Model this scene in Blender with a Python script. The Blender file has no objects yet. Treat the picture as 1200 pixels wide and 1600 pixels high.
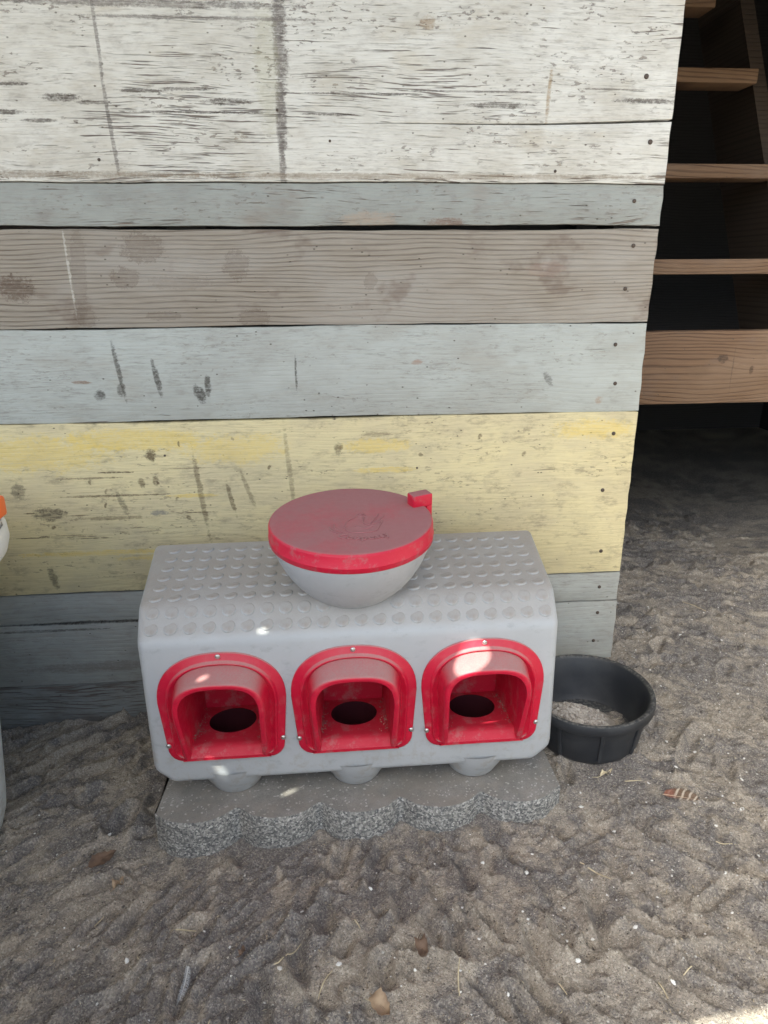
import bpy, bmesh, math, random
import numpy as np
from mathutils import Vector, Matrix
from mathutils.geometry import tessellate_polygon

scene = bpy.context.scene
COL = scene.collection
R = math.radians
random.seed(7)
RNG = np.random.default_rng(11)

# ------------------------------------------------------------------ camera
cam_d = bpy.data.cameras.new('camera')
cam = bpy.data.objects.new('camera', cam_d)
COL.objects.link(cam)
PITCH, YAW, ROLL = 0.3326, 0.0807, 0.0060
fw = Vector((math.sin(YAW) * math.cos(PITCH), math.cos(YAW) * math.cos(PITCH), -math.sin(PITCH)))
rt = Vector((math.cos(YAW), -math.sin(YAW), 0))
dn = fw.cross(rt)
r2 = rt * math.cos(ROLL) + dn * math.sin(ROLL)
d2 = -rt * math.sin(ROLL) + dn * math.cos(ROLL)
M = Matrix((r2, -d2, -fw)).transposed().to_4x4()
M.translation = Vector((0, -1.45, 0.95))
cam.matrix_world = M
cam_d.sensor_fit = 'VERTICAL'
cam_d.sensor_height = 36.0
cam_d.lens = 36.0 * 1079.8 / 1600.0
cam_d.clip_start = 0.02
cam_d.clip_end = 500
scene.camera = cam

# ------------------------------------------------------------------ sky, sun, exposure
SUN_DIR = Vector((-0.34, -0.42, 0.84)).normalized()        # towards the sun
world = bpy.data.worlds.new('World')
scene.world = world
world.use_nodes = True
wn = world.node_tree
wn.nodes.clear()
sky = wn.nodes.new('ShaderNodeTexSky')
sky.sky_type = 'NISHITA'
sky.sun_disc = False
sky.dust_density = 4.0
sky.air_density = 0.9
sky.ozone_density = 0.6
sky.sun_elevation = math.asin(SUN_DIR.z)
sky.sun_rotation = math.atan2(SUN_DIR.x, SUN_DIR.y)
bg = wn.nodes.new('ShaderNodeBackground')
bg.inputs['Strength'].default_value = 0.15
wo = wn.nodes.new('ShaderNodeOutputWorld')
wn.links.new(sky.outputs[0], bg.inputs[0])
wn.links.new(bg.outputs[0], wo.inputs[0])
sun_d = bpy.data.lights.new('sun', 'SUN')
sun_d.energy = 4.0
sun_d.angle = R(0.25)
sun_d.color = (1.0, 0.95, 0.87)
sun = bpy.data.objects.new('sun', sun_d)
COL.objects.link(sun)
sun.rotation_euler = (-SUN_DIR).to_track_quat('-Z', 'Y').to_euler()
scene.view_settings.view_transform = 'Standard'
scene.view_settings.look = 'None'
scene.view_settings.gamma = 1.0
scene.view_settings.exposure = 1.52
scene.view_settings.use_white_balance = True      # the phone's auto white balance in open shade
scene.view_settings.white_balance_temperature = 6450
scene.view_settings.white_balance_tint = 1
scene.cycles.max_bounces = 6
scene.cycles.diffuse_bounces = 4
scene.cycles.glossy_bounces = 2
scene.cycles.caustics_reflective = False
scene.cycles.caustics_refractive = False

# ------------------------------------------------------------------ helpers
def tag(o, label=None, cat=None, group=None, kind=None):
    if label: o['label'] = label
    if cat: o['category'] = cat
    if group: o['group'] = group
    if kind: o['kind'] = kind
    return o

def empty(name, loc=(0, 0, 0), rot=(0, 0, 0), label=None, cat=None, group=None):
    o = bpy.data.objects.new(name, None)
    o.empty_display_size = 0.1
    COL.objects.link(o)
    o.location = loc
    o.rotation_euler = rot
    return tag(o, label, cat, group)

def link(name, me, mat=None, parent=None, smooth=None, loc=None, rot=None):
    o = bpy.data.objects.new(name, me)
    COL.objects.link(o)
    if mat is not None and len(me.materials) == 0:
        me.materials.append(mat)
    if parent is not None: o.parent = parent
    if loc is not None: o.location = loc
    if rot is not None: o.rotation_euler = rot
    if smooth is not None: shade(me, smooth)
    return o

def shade(me, ang=40):
    """smooth shading with edges sharper than ang kept sharp"""
    bm = bmesh.new(); bm.from_mesh(me)
    a = R(ang)
    for f in bm.faces: f.smooth = True
    for e in bm.edges:
        if len(e.link_faces) == 2:
            try: e.smooth = e.calc_face_angle() < a
            except ValueError: e.smooth = False
        else: e.smooth = False
    bm.to_mesh(me); bm.free()

def mesh_of(bm, name='m'):
    me = bpy.data.meshes.new(name)
    bm.to_mesh(me); bm.free()
    return me

def pydata(name, v, f):
    me = bpy.data.meshes.new(name)
    me.from_pydata([tuple(p) for p in v], [], [tuple(q) for q in f])
    me.update()
    return me

def box_mesh(x0, x1, y0, y1, z0, z1, bevel=0.0, seg=2):
    bm = bmesh.new()
    bmesh.ops.create_cube(bm, size=1)
    for v in bm.verts:
        v.co = ((x0 + x1) / 2 + v.co.x * (x1 - x0), (y0 + y1) / 2 + v.co.y * (y1 - y0), (z0 + z1) / 2 + v.co.z * (z1 - z0))
    if bevel:
        bmesh.ops.bevel(bm, geom=bm.edges[:], offset=bevel, segments=seg, profile=0.5, affect='EDGES')
    return mesh_of(bm)

def lathe(profile, n=48, close=False):
    """profile: list of (r, z); makes verts, faces about z"""
    v, f = [], []
    for r, z in profile:
        for k in range(n):
            a = 2 * math.pi * k / n
            v.append((r * math.cos(a), r * math.sin(a), z))
    m = len(profile)
    for i in range(m - 1):
        for k in range(n):
            k2 = (k + 1) % n
            f.append((i * n + k, i * n + k2, (i + 1) * n + k2, (i + 1) * n + k))
    if profile[0][0] > 1e-6 and close: f.append(tuple(reversed(range(n))))
    if profile[-1][0] > 1e-6 and close: f.append(tuple((m - 1) * n + k for k in range(n)))
    return v, f

def tube(path, radii, n=6, cap=True):
    """tapered tube along points"""
    v, f = [], []
    P = [Vector(p) for p in path]
    for i, p in enumerate(P):
        t = (P[min(i + 1, len(P) - 1)] - P[max(i - 1, 0)]).normalized()
        u = t.cross(Vector((0, 0, 1)))
        if u.length < 1e-4: u = t.cross(Vector((1, 0, 0)))
        u.normalize(); w = t.cross(u)
        r = radii[i] if hasattr(radii, '__len__') else radii
        for k in range(n):
            a = 2 * math.pi * k / n
            v.append(p + u * (r * math.cos(a)) + w * (r * math.sin(a)))
    for i in range(len(P) - 1):
        for k in range(n):
            k2 = (k + 1) % n
            f.append((i * n + k, i * n + k2, (i + 1) * n + k2, (i + 1) * n + k))
    if cap:
        f.append(tuple(reversed(range(n)))); f.append(tuple((len(P) - 1) * n + k for k in range(n)))
    return v, f

def evaluated(o):
    dg = bpy.context.evaluated_depsgraph_get()
    dg.update()
    return bpy.data.meshes.new_from_object(o.evaluated_get(dg))

# ------------------------------------------------------------------ node helper
class NT:
    def __init__(self, name):
        self.m = bpy.data.materials.new(name)
        self.m.use_nodes = True
        self.t = self.m.node_tree
        self.t.nodes.clear()
        self.out = self.n('ShaderNodeOutputMaterial')
        self.b = self.n('ShaderNodeBsdfPrincipled')
        self.l(self.b.outputs[0], self.out.inputs[0])
    def n(self, k): return self.t.nodes.new(k)
    def l(self, a, b): self.t.links.new(a, b)
    def put(self, sock, v):
        if isinstance(v, bpy.types.NodeSocket): self.l(v, sock)
        elif isinstance(v, (tuple, list)) and len(v) == 3 and sock.type == 'RGBA': sock.default_value = (*v, 1)
        else: sock.default_value = v
    def set(self, name, v): self.put(self.b.inputs[name], v); return self
    def co(self, kind='Object'): return self.n('ShaderNodeTexCoord').outputs[kind]
    def pos(self): return self.n('ShaderNodeNewGeometry').outputs['Position']
    def geo(self, k): return self.n('ShaderNodeNewGeometry').outputs[k]
    def sep(self, v):
        s = self.n('ShaderNodeSeparateXYZ'); self.put(s.inputs[0], v); return s.outputs
    def comb(self, x, y, z):
        s = self.n('ShaderNodeCombineXYZ')
        for i, q in enumerate((x, y, z)): self.put(s.inputs[i], q)
        return s.outputs[0]
    def math(self, op, a, b=0.0, c=None, clamp=False):
        s = self.n('ShaderNodeMath'); s.operation = op; s.use_clamp = clamp
        self.put(s.inputs[0], a); self.put(s.inputs[1], b)
        if c is not None: self.put(s.inputs[2], c)
        return s.outputs[0]
    def mr(self, v, a, b, c=0.0, d=1.0, smooth=True):
        s = self.n('ShaderNodeMapRange')
        s.interpolation_type = 'SMOOTHSTEP' if smooth else 'LINEAR'
        s.clamp = True
        for i, q in enumerate((v, a, b, c, d)): self.put(s.inputs[i], q)
        return s.outputs[0]
    def noise(self, v, scale=5, detail=2, rough=0.5, dist=0.0):
        s = self.n('ShaderNodeTexNoise')
        self.put(s.inputs['Vector'], v); self.put(s.inputs['Scale'], scale)
        s.inputs['Detail'].default_value = detail; s.inputs['Roughness'].default_value = rough
        s.inputs['Distortion'].default_value = dist
        return s.outputs[0]
    def voro(self, v, scale=5, feature='F1', out='Distance', rnd=1.0):
        s = self.n('ShaderNodeTexVoronoi'); s.feature = feature
        self.put(s.inputs['Vector'], v); self.put(s.inputs['Scale'], scale)
        s.inputs['Randomness'].default_value = rnd
        return s.outputs[out]
    def mix(self, f, a, b):
        s = self.n('ShaderNodeMix'); s.data_type = 'RGBA'
        self.put(s.inputs[0], f); self.put(s.inputs[6], a); self.put(s.inputs[7], b)
        return s.outputs[2]
    def ramp(self, f, stops):
        s = self.n('ShaderNodeValToRGB')
        self.put(s.inputs[0], f)
        e = s.color_ramp.elements
        while len(e) < len(stops): e.new(0.5)
        for el, (p, c) in zip(e, stops): el.position = p; el.color = (*c, 1)
        return s.outputs[0]
    def bump(self, h, strength=0.5, dist=0.002, normal=None):
        s = self.n('ShaderNodeBump')
        s.inputs['Strength'].default_value = strength; s.inputs['Distance'].default_value = dist
        self.put(s.inputs['Height'], h)
        if normal is not None: self.l(normal, s.inputs['Normal'])
        self.l(s.outputs[0], self.b.inputs['Normal'])
        return s.outputs[0]

def wood_material(name, wood, wood2, paint=None, paint2=None, cover=0.5, flake=0.0, ring=0.010, ringamp=0.05,
                  ring_vis=0.5, stain=None, stain_amt=0.4, marks=(), seed=0.0, rough=0.75, tint=None, lowpeel=None, midf=340, tide=False, grime=0.35, ragged=5.2):
    """weathered board: growth-ring grain, optional paint with worn streaks, stains and single marks.
    x runs along the board, z across it (object space = metres)."""
    T = NT(name)
    x, y, z = T.sep(T.co())
    xs = T.math('ADD', x, seed * 3.7)
    warp = T.noise(T.comb(T.math('MULTIPLY', xs, 2.2), seed, T.math('MULTIPLY', z, 9)), 1, 2)
    f = T.math('ADD', z, T.math('MULTIPLY', warp, ringamp))
    ringv = T.math('SINE', T.math('MULTIPLY', f, 6.2832 / ring))
    ringv = T.math('MULTIPLY_ADD', ringv, 0.5, 0.5)
    ringv = T.math('MULTIPLY', ringv, ringv)
    ringv = T.math('MULTIPLY', ringv, ringv)
    fine = T.noise(T.comb(T.math('MULTIPLY', xs, 18), seed, T.math('MULTIPLY', f, 620)), 1, 2, 0.6)
    mid = T.noise(T.comb(T.math('MULTIPLY', xs, 11), seed + 5.0, T.math('MULTIPLY', f, midf)), 1, 3, 0.66)
    low = T.noise(T.comb(T.math('MULTIPLY', xs, 2.6), seed + 9.0, T.math('MULTIPLY', z, 7)), 1, 3, 0.55)
    blot = T.noise(T.comb(T.math('MULTIPLY', xs, 9), seed + 2.0, T.math('MULTIPLY', z, 14)), 1, 4, 0.6)
    # bare wood
    ringv = T.math('MULTIPLY', ringv, T.mr(mid, 0.25, 0.65, 0.35, 1.0))
    wf = T.math('ADD', T.math('MULTIPLY', ringv, ring_vis), T.math('MULTIPLY_ADD', fine, 0.9, -0.15), clamp=True)
    wcol = T.mix(wf, wood, wood2)
    if tint is not None:
        wcol = T.mix(T.mr(low, 0.42, 0.68, 0, 0.75), wcol, tint)
    if stain is not None:
        wcol = T.mix(T.mr(blot, 0.56, 0.70, 0, stain_amt), wcol, stain)
    height = T.math('MULTIPLY', T.math('SUBTRACT', 1.0, wf), 0.5)
    if paint is not None:
        # worn streaks: threshold drifts slowly over the board
        thr = T.mr(low, 0.28, 0.72, cover - 0.10, cover + 0.10, smooth=False)
        if lowpeel is not None:   # worn lower edge of the board
            zz, wd, am = lowpeel
            thr = T.math('SUBTRACT', thr, T.mr(z, zz + wd, zz, 0, am))
        st = T.math('ADD', T.math('MULTIPLY', mid, 0.72), T.math('MULTIPLY', fine, 0.28))
        loss = T.mr(st, thr, T.math('ADD', thr, 0.06))
        if flake > 0:
            fl = T.noise(T.comb(T.math('MULTIPLY', xs, 60), seed + 3.0, T.math('MULTIPLY', z, 170)), 1, 3, 0.6)
            fl = T.math('MULTIPLY', T.mr(fl, 0.60, 0.64), T.mr(T.noise(T.comb(T.math('MULTIPLY', xs, 7), seed + 4, T.math('MULTIPLY', z, 20)), 1, 2), 0.48, 0.62))
            loss = T.math('MAXIMUM', loss, T.math('MULTIPLY', fl, flake))
        pv = T.mix(T.mr(blot, 0.35, 0.7), paint, paint2)
        pv = T.mix(T.math('MULTIPLY', T.mr(fine, 0.45, 0.7), 0.22), pv, wood)
        # thin wear that lets the grain show through
        wear = T.math('MULTIPLY', T.mr(T.noise(T.comb(T.math('MULTIPLY', xs, 30), seed + 6, T.math('MULTIPLY', z, 260)), 1, 3, 0.7), 0.5, 0.75), 0.45)
        pv = T.mix(T.math('MULTIPLY', wear, T.mr(low, 0.35, 0.6)), pv, wood2)
        if stain is not None:
            pv = T.mix(T.mr(T.noise(T.comb(T.math('MULTIPLY', xs, 5), seed + 7, T.math('MULTIPLY', z, 12)), 1, 4, 0.65), 0.53, 0.72, 0, stain_amt), pv, stain)
        col = T.mix(loss, pv, wcol)
        height = T.math('ADD', T.math('MULTIPLY', height, 0.5), T.math('MULTIPLY', T.math('SUBTRACT', 1.0, loss), 0.55))
    else:
        col = wcol
    # grime: soft smears, scratches and pin specks
    gr = T.noise(T.comb(T.math('MULTIPLY', xs, 24), seed + 8, T.math('MULTIPLY', z, 55)), 1, 5, 0.72)
    col = T.mix(T.mr(gr, 0.50, 0.74, 0, grime), col, tuple(0.5 * (q + w_) for q, w_ in zip(wood, wood2)))
    spk = T.voro(T.comb(T.math('MULTIPLY', xs, 38), seed, T.math('MULTIPLY', z, 62)), 1)
    spk = T.math('MULTIPLY', T.mr(spk, 0.11, 0.05), T.mr(blot, 0.46, 0.54))
    col = T.mix(T.math('MULTIPLY', spk, 0.8), col, (0.09, 0.075, 0.06))
    height = T.math('SUBTRACT', height, T.math('MULTIPLY', spk, 0.4))
    # single marks: (x, z, half width, half height, shear dx/dz, colour, strength)
    if marks:
        wob = T.noise(T.comb(T.math('MULTIPLY', x, 60), 1.5, T.math('MULTIPLY', z, 95)), 1, 5, 0.85)
        wobq = T.math('MULTIPLY_ADD', wob, ragged, 0.0 - ragged * 0.5 - 0.2)
        wx = T.math('MULTIPLY_ADD', wob, 0.008, T.math('SUBTRACT', x, 0.004))
        br = T.math('MULTIPLY', T.mr(mid, 0.25, 0.55, 0.45, 1.0), T.mr(T.noise(T.comb(T.math('MULTIPLY', x, 160), 4.5, T.math('MULTIPLY', z, 260)), 1, 3, 0.7), 0.30, 0.55, 0.45, 1.0))
        for (mx, mz, hw, hh, sh, c, s) in marks:
            dz = T.math('SUBTRACT', z, mz)
            dx = T.math('SUBTRACT', T.math('MULTIPLY_ADD', dz, -sh, wx), mx) if sh else T.math('SUBTRACT', wx, mx)
            a_ = T.math('MULTIPLY', dx, 1 / hw); b_ = T.math('MULTIPLY', dz, 1 / hh)
            q = T.math('MULTIPLY_ADD', a_, a_, T.math('MULTIPLY_ADD', b_, b_, wobq))
            k = T.math('MULTIPLY', T.mr(q, 1.25, 0.35, 0, s, smooth=False), br)
            if tide and s < 0.78: k = T.math('ADD', T.math('MULTIPLY', k, 0.45), T.math('MULTIPLY', T.math('SUBTRACT', T.mr(q, 1.3, 1.05, 0, s), T.mr(q, 1.05, 0.6, 0, s)), 0.6), clamp=True)
            col = T.mix(k, col, c)
    T.set('Base Color', col).set('Roughness', rough)
    T.b.inputs['Specular IOR Level'].default_value = 0.3
    T.bump(height, 0.75, 0.0028)
    return T.m

DK = (0.085, 0.070, 0.060)      # exposed dark wood
GB = (0.17, 0.150, 0.140)
OCH = (0.33, 0.22, 0.10)

# ------------------------------------------------------------------ materials
WHITE_MARKS = [
    (-0.064, 1.36, 0.012, 0.10, 0.0, GB, 0.92), (-0.068, 1.22, 0.0095, 0.07, 0.0, GB, 0.95), (-0.069, 1.145, 0.0065, 0.05, 0.0, GB, 0.85),
    (-0.382, 1.36, 0.003, 0.08, -0.03, GB, 0.7), (-0.377, 1.21, 0.0035, 0.09, -0.06, GB, 0.75),
    (-0.455, 1.250, 0.032, 0.006, 0.0, DK, 0.95), (-0.400, 1.243, 0.030, 0.0035, 0.0, DK, 0.9), (-0.315, 1.262, 0.045, 0.0030, 0.0, DK, 0.9),
    (-0.235, 1.266, 0.045, 0.0025, 0.0, DK, 0.9), (-0.165, 1.246, 0.040, 0.0055, 0.0, DK, 0.9), (-0.545, 1.270, 0.035, 0.003, 0.0, DK, 0.85),
    (-0.560, 1.226, 0.040, 0.004, 0.0, DK, 0.9), (-0.500, 1.213, 0.030, 0.003, 0.0, DK, 0.8), (-0.230, 1.229, 0.110, 0.0022, 0.0, DK, 0.8),
    (0.020, 1.228, 0.050, 0.0022, 0.0, DK, 0.8), (0.080, 1.262, 0.11, 0.0018, -0.3, DK, 0.75), (0.335, 1.246, 0.055, 0.0045, 0.5, DK, 0.85),
    (0.300, 1.268, 0.13, 0.0016, 0.0, DK, 0.8), (0.620, 1.256, 0.060, 0.0045, 0.0, DK, 0.85), (0.560, 1.275, 0.07, 0.0016, 0.0, DK, 0.7),
    (0.432, 1.262, 0.004, 0.040, 0.05, OCH, 0.65), (-0.09, 1.30, 0.02, 0.10, 0.0, (0.42, 0.40, 0.26), 0.35), (0.20, 1.375, 0.014, 0.010, 0.0, (0.36, 0.27, 0.18), 0.7),
    (-0.30, 1.395, 0.25, 0.006, 0.0, GB, 0.8), (-0.2, 1.375, 0.20, 0.003, 0.0, GB, 0.7), (-0.47, 1.125, 0.3, 0.006, 0.0, (0.25, 0.20, 0.15), 0.7), (0.2, 1.125, 0.5, 0.005, 0.0, (0.28, 0.22, 0.16), 0.6),
]
MAT_WHITE = wood_material('peeling_white_paint', (0.28, 0.245, 0.22), (0.145, 0.122, 0.108), (0.72, 0.71, 0.67), (0.60, 0.58, 0.53),
                          cover=0.597, flake=0.75, midf=430, grime=0.25, ring=0.009, ringamp=0.05, stain=(0.48, 0.42, 0.32), stain_amt=0.45, marks=WHITE_MARKS, seed=1.3, lowpeel=(1.118, 0.03, 0.06))
BR = (0.115, 0.078, 0.058)
MAT_SLATE = wood_material('worn_grey_blue_paint', (0.27, 0.22, 0.19), (0.12, 0.10, 0.09), (0.355, 0.372, 0.355), (0.30, 0.308, 0.292),
                          cover=0.635, flake=0.5, ring=0.008, stain=(0.27, 0.22, 0.18), stain_amt=0.5, seed=4.1, lowpeel=(1.034, 0.035, 0.09),
                          marks=[(0.09, 1.045, 0.05, 0.018, 0.0, (0.40, 0.33, 0.27), 0.8), (0.245, 1.044, 0.035, 0.008, 0.0, (0.22, 0.15, 0.12), 0.8)])
MAT_BROWN = wood_material('bare_brown_wood', (0.38, 0.338, 0.285), (0.165, 0.135, 0.108), tide=True, ragged=8.5, ring=0.0085, ringamp=0.045, ring_vis=0.75, seed=2.2,
                          stain=(0.16, 0.115, 0.092), stain_amt=0.55, tint=(0.385, 0.36, 0.33),
                          marks=[(-0.345, 0.998, 0.032, 0.022, 0.0, BR, 0.75), (-0.385, 0.945, 0.022, 0.015, 0.0, BR, 0.75), (-0.168, 0.965, 0.020, 0.022, 0.0, BR, 0.65),
                                 (-0.590, 0.925, 0.030, 0.020, 0.0, BR, 0.8), (-0.140, 0.866, 0.026, 0.013, 0.0, BR, 0.75), (-0.47, 0.955, 0.012, 0.08, 0.1, BR, 0.5),
                                 (-0.487, 0.955, 0.0022, 0.07, -0.02, (0.55, 0.53, 0.48), 0.8), (-0.47, 0.872, 0.018, 0.016, 0.0, BR, 0.7), (-0.32, 0.873, 0.028, 0.008, 0.0, BR, 0.65),
                                 (0.093, 0.935, 0.010, 0.016, 0.2, BR, 0.6), (-0.28, 0.935, 0.05, 0.010, 0.0, BR, 0.35), (0.45, 0.957, 0.03, 0.012, 0.0, (0.36, 0.23, 0.19), 0.45)])
MK = (0.050, 0.042, 0.034)
MAT_PALE = wood_material('pale_blue_grey_paint', (0.30, 0.27, 0.235), (0.15, 0.13, 0.115), (0.45, 0.472, 0.452), (0.40, 0.412, 0.39),
                         cover=0.72, flake=0.35, ring=0.010, stain=(0.35, 0.33, 0.29), stain_amt=0.45, seed=7.7, lowpeel=(0.662, 0.04, 0.07),
                         marks=[(-0.462, 0.718, 0.011, 0.010, 0.0, MK, 0.85), (-0.418, 0.765, 0.0045, 0.055, -0.13, MK, 0.75), (-0.419, 0.728, 0.007, 0.013, 0.0, MK, 0.7),
                                (-0.345, 0.752, 0.0055, 0.034, -0.15, MK, 0.85), (-0.262, 0.718, 0.010, 0.018, -0.3, MK, 0.9), (-0.244, 0.733, 0.006, 0.020, 0.0, MK, 0.85),
                                (-0.063, 0.755, 0.0025, 0.035, 0.0, MK, 0.75), (0.47, 0.735, 0.008, 0.014, -0.5, MK, 0.6), (-0.495, 0.745, 0.018, 0.003, -0.8, (0.25, 0.17, 0.12), 0.8),
                                (0.188, 0.775, 0.012, 0.006, 0.0, (0.33, 0.23, 0.18), 0.8), (0.585, 0.688, 0.008, 0.008, 0.0, (0.36, 0.26, 0.19), 0.7)])
YB = (0.115, 0.082, 0.045); YY = (0.72, 0.54, 0.15)
_r = random.Random(23)
SCR = [(_r.uniform(-0.66, -0.28), _r.uniform(0.40, 0.57), _r.uniform(0.012, 0.05), _r.uniform(0.0010, 0.0018), _r.uniform(-0.6, 0.3), YB, _r.uniform(0.6, 0.95)) for _ in range(12)] + \
      [(_r.uniform(-0.6, 0.55), _r.uniform(0.32, 0.63), _r.uniform(0.002, 0.005), _r.uniform(0.003, 0.007), _r.uniform(-0.5, 0.5), YB, 0.8) for _ in range(14)]
MAT_YELLOW = wood_material('faded_yellow_paint', (0.30, 0.245, 0.17), (0.14, 0.115, 0.085), (0.69, 0.595, 0.35), (0.61, 0.525, 0.33),
                           cover=0.70, flake=0.5, grime=0.55, ragged=6.5, ring=0.010, stain=(0.47, 0.41, 0.27), stain_amt=0.5, seed=5.5,
                           marks=[(-0.62, 0.60, 0.16, 0.035, 0.0, YY, 0.55), (-0.40, 0.625, 0.14, 0.022, 0.0, YY, 0.6), (-0.20, 0.60, 0.10, 0.03, 0.0, YY, 0.5), (0.10, 0.60, 0.07, 0.015, 0.0, YY, 0.6),
                                  (0.58, 0.625, 0.08, 0.02, 0.0, YY, 0.6), (-0.50, 0.375, 0.16, 0.006, 0.0, YY, 0.6), (-0.36, 0.36, 0.10, 0.006, 0.1, YY, 0.55), (0.12, 0.545, 0.06, 0.006, 0.0, YY, 0.7), (-0.30, 0.50, 0.05, 0.004, 0.0, YY, 0.7),
                                  (-0.278, 0.50, 0.0055, 0.085, -0.10, YB, 0.65), (-0.215, 0.49, 0.0045, 0.035, -0.2, YB, 0.75), (-0.178, 0.51, 0.005, 0.035, -0.3, YB, 0.6), (-0.086, 0.545, 0.005, 0.09, -0.08, YB, 0.45),
                                  (-0.375, 0.592, 0.009, 0.012, 0.0, YB, 0.9), (-0.400, 0.532, 0.007, 0.010, 0.0, YB, 0.8), (-0.370, 0.535, 0.006, 0.010, 0.0, YB, 0.85), (-0.600, 0.468, 0.030, 0.014, 0.0, MK, 0.8),
                                  (-0.655, 0.52, 0.013, 0.016, 0.0, MK, 0.6), (-0.370, 0.463, 0.017, 0.006, 0.0, (0.20, 0.20, 0.19), 0.8), (0.020, 0.595, 0.009, 0.013, 0.0, YB, 0.75), (-0.470, 0.505, 0.10, 0.0022, -0.5, YB, 0.8),
                                  (-0.500, 0.545, 0.06, 0.0022, 0.0, YB, 0.8), (-0.47, 0.455, 0.07, 0.004, 0.0, YB, 0.55), (-0.445, 0.485, 0.006, 0.03, -0.3, MK, 0.55), (-0.615, 0.32, 0.008, 0.025, -0.2, MK, 0.7), (0.10, 0.625, 0.030, 0.006, 0.0, YB, 0.5)] + SCR)
MAT_LOW = wood_material('dull_grey_blue_paint', (0.27, 0.235, 0.205), (0.13, 0.115, 0.10), (0.385, 0.395, 0.375), (0.33, 0.335, 0.315),
                        cover=0.72, flake=0.2, ring=0.011, stain=(0.30, 0.27, 0.23), stain_amt=0.5, seed=8.8,
                        marks=[(-0.55, 0.205, 0.16, 0.004, 0.0, MK, 0.8), (-0.65, 0.188, 0.12, 0.003, 0.0, MK, 0.7), (-0.5, 0.09, 0.2, 0.012, 0.0, (0.16, 0.13, 0.11), 0.5)])
MAT_BURIED = wood_material('dull_dark_board', (0.20, 0.165, 0.145), (0.11, 0.09, 0.08), (0.27, 0.28, 0.27), (0.22, 0.22, 0.21),
                           cover=0.56, flake=0.3, ring=0.011, stain=(0.16, 0.13, 0.11), stain_amt=0.6, seed=3.3)
MAT_LUMBER = wood_material('brown_lumber', (0.225, 0.137, 0.082), (0.095, 0.055, 0.034), ring=0.0105, ringamp=0.075, ring_vis=0.85, seed=6.1,
                           stain=(0.17, 0.115, 0.085), stain_amt=0.5, tint=(0.23, 0.155, 0.105), rough=0.7,
                           marks=[(0.98, 0.745, 0.012, 0.010, 0.0, (0.06, 0.04, 0.03), 0.8), (0.92, 0.715, 0.03, 0.015, 0.0, (0.17, 0.11, 0.07), 0.6), (1.06, 0.715, 0.005, 0.010, 0.0, (0.07, 0.045, 0.03), 0.8), (1.01, 0.72, 0.0015, 0.05, 0.0, (0.10, 0.07, 0.05), 0.7)])
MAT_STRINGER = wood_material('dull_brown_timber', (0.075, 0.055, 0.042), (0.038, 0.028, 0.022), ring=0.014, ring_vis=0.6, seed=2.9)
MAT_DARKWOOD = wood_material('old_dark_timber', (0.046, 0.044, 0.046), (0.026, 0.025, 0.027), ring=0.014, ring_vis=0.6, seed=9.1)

def plain(name, col, rough=0.5, spec=0.5, metal=0.0):
    T = NT(name)
    T.set('Base Color', col).set('Roughness', rough).set('Metallic', metal)
    T.b.inputs['Specular IOR Level'].default_value = spec
    return T

def make_steel(name, c, rough):
    T = NT(name)
    n = T.noise(T.co(), 400, 3)
    T.set('Base Color', T.mix(T.mr(n, 0.35, 0.65), c, tuple(q * 0.55 for q in c))).set('Metallic', 0.8).set('Roughness', rough)
    return T.m
MAT_SCREW = make_steel('stainless_screw', (0.62, 0.61, 0.59), 0.3)
MAT_NAIL = make_steel('rusty_nail', (0.17, 0.135, 0.115), 0.7)

# moulded grey plastic with dust on what faces up
def make_plastic(name, col, dust_col, dust_amt, rough, up0=0.45, up1=0.95, scuff=0.25):
    T = NT(name)
    P = T.co()
    nz = T.sep(T.geo('Normal'))[2]
    n1 = T.noise(P, 9, 4, 0.6)
    n2 = T.noise(P, 90, 3, 0.6)
    n3 = T.noise(P, 420, 2, 0.6)
    d = T.math('MULTIPLY', T.mr(nz, up0, up1), T.math('MULTIPLY_ADD', n1, 0.9, 0.30))
    d = T.math('MULTIPLY', d, T.math('MULTIPLY_ADD', n3, 0.7, 0.65))
    d = T.math('MULTIPLY', d, dust_amt, clamp=True)
    c = T.mix(T.mr(n1, 0.3, 0.7), col, tuple(q * 0.93 for q in col))
    # scuffs and faint smears
    x, y, z = T.sep(P)
    sc = T.noise(T.comb(T.math('MULTIPLY', x, 30), T.math('MULTIPLY', y, 30), T.math('MULTIPLY', z, 55)), 1, 5, 0.7)
    c = T.mix(T.mr(sc, 0.53, 0.70, 0, scuff), c, tuple(q * 0.55 for q in col))
    sp = T.voro(P, 55)
    c = T.mix(T.math('MULTIPLY', T.mr(sp, 0.10, 0.04), T.mr(n2, 0.52, 0.6, 0, 0.35)), c, dust_col)
    spl = T.noise(P, 34, 5, 0.75)
    c = T.mix(T.math('MULTIPLY', T.mr(spl, 0.50, 0.66), T.mr(z, 0.26, 0.04, 0.08, 0.55)), c, dust_col)
    T.set('Base Color', T.mix(d, c, dust_col))
    T.set('Roughness', T.math('ADD', T.mr(n2, 0.3, 0.7, rough - 0.06, rough + 0.08), T.math('MULTIPLY', d, 0.35)))
    T.b.inputs['Specular IOR Level'].default_value = 0.4
    T.bump(T.math('ADD', n3, T.math('MULTIPLY', n2, 0.5)), 0.12, 0.0012)
    return T.m
MAT_GREY = make_plastic('grey_plastic', (0.42, 0.435, 0.455), (0.33, 0.295, 0.26), 1.0, 0.42, 0.30, 1.0, 0.35)
MAT_RED = make_plastic('red_plastic', (0.54, 0.007, 0.038), (0.37, 0.25, 0.235), 1.0, 0.40, 0.25, 0.9, 0.3)
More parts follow.
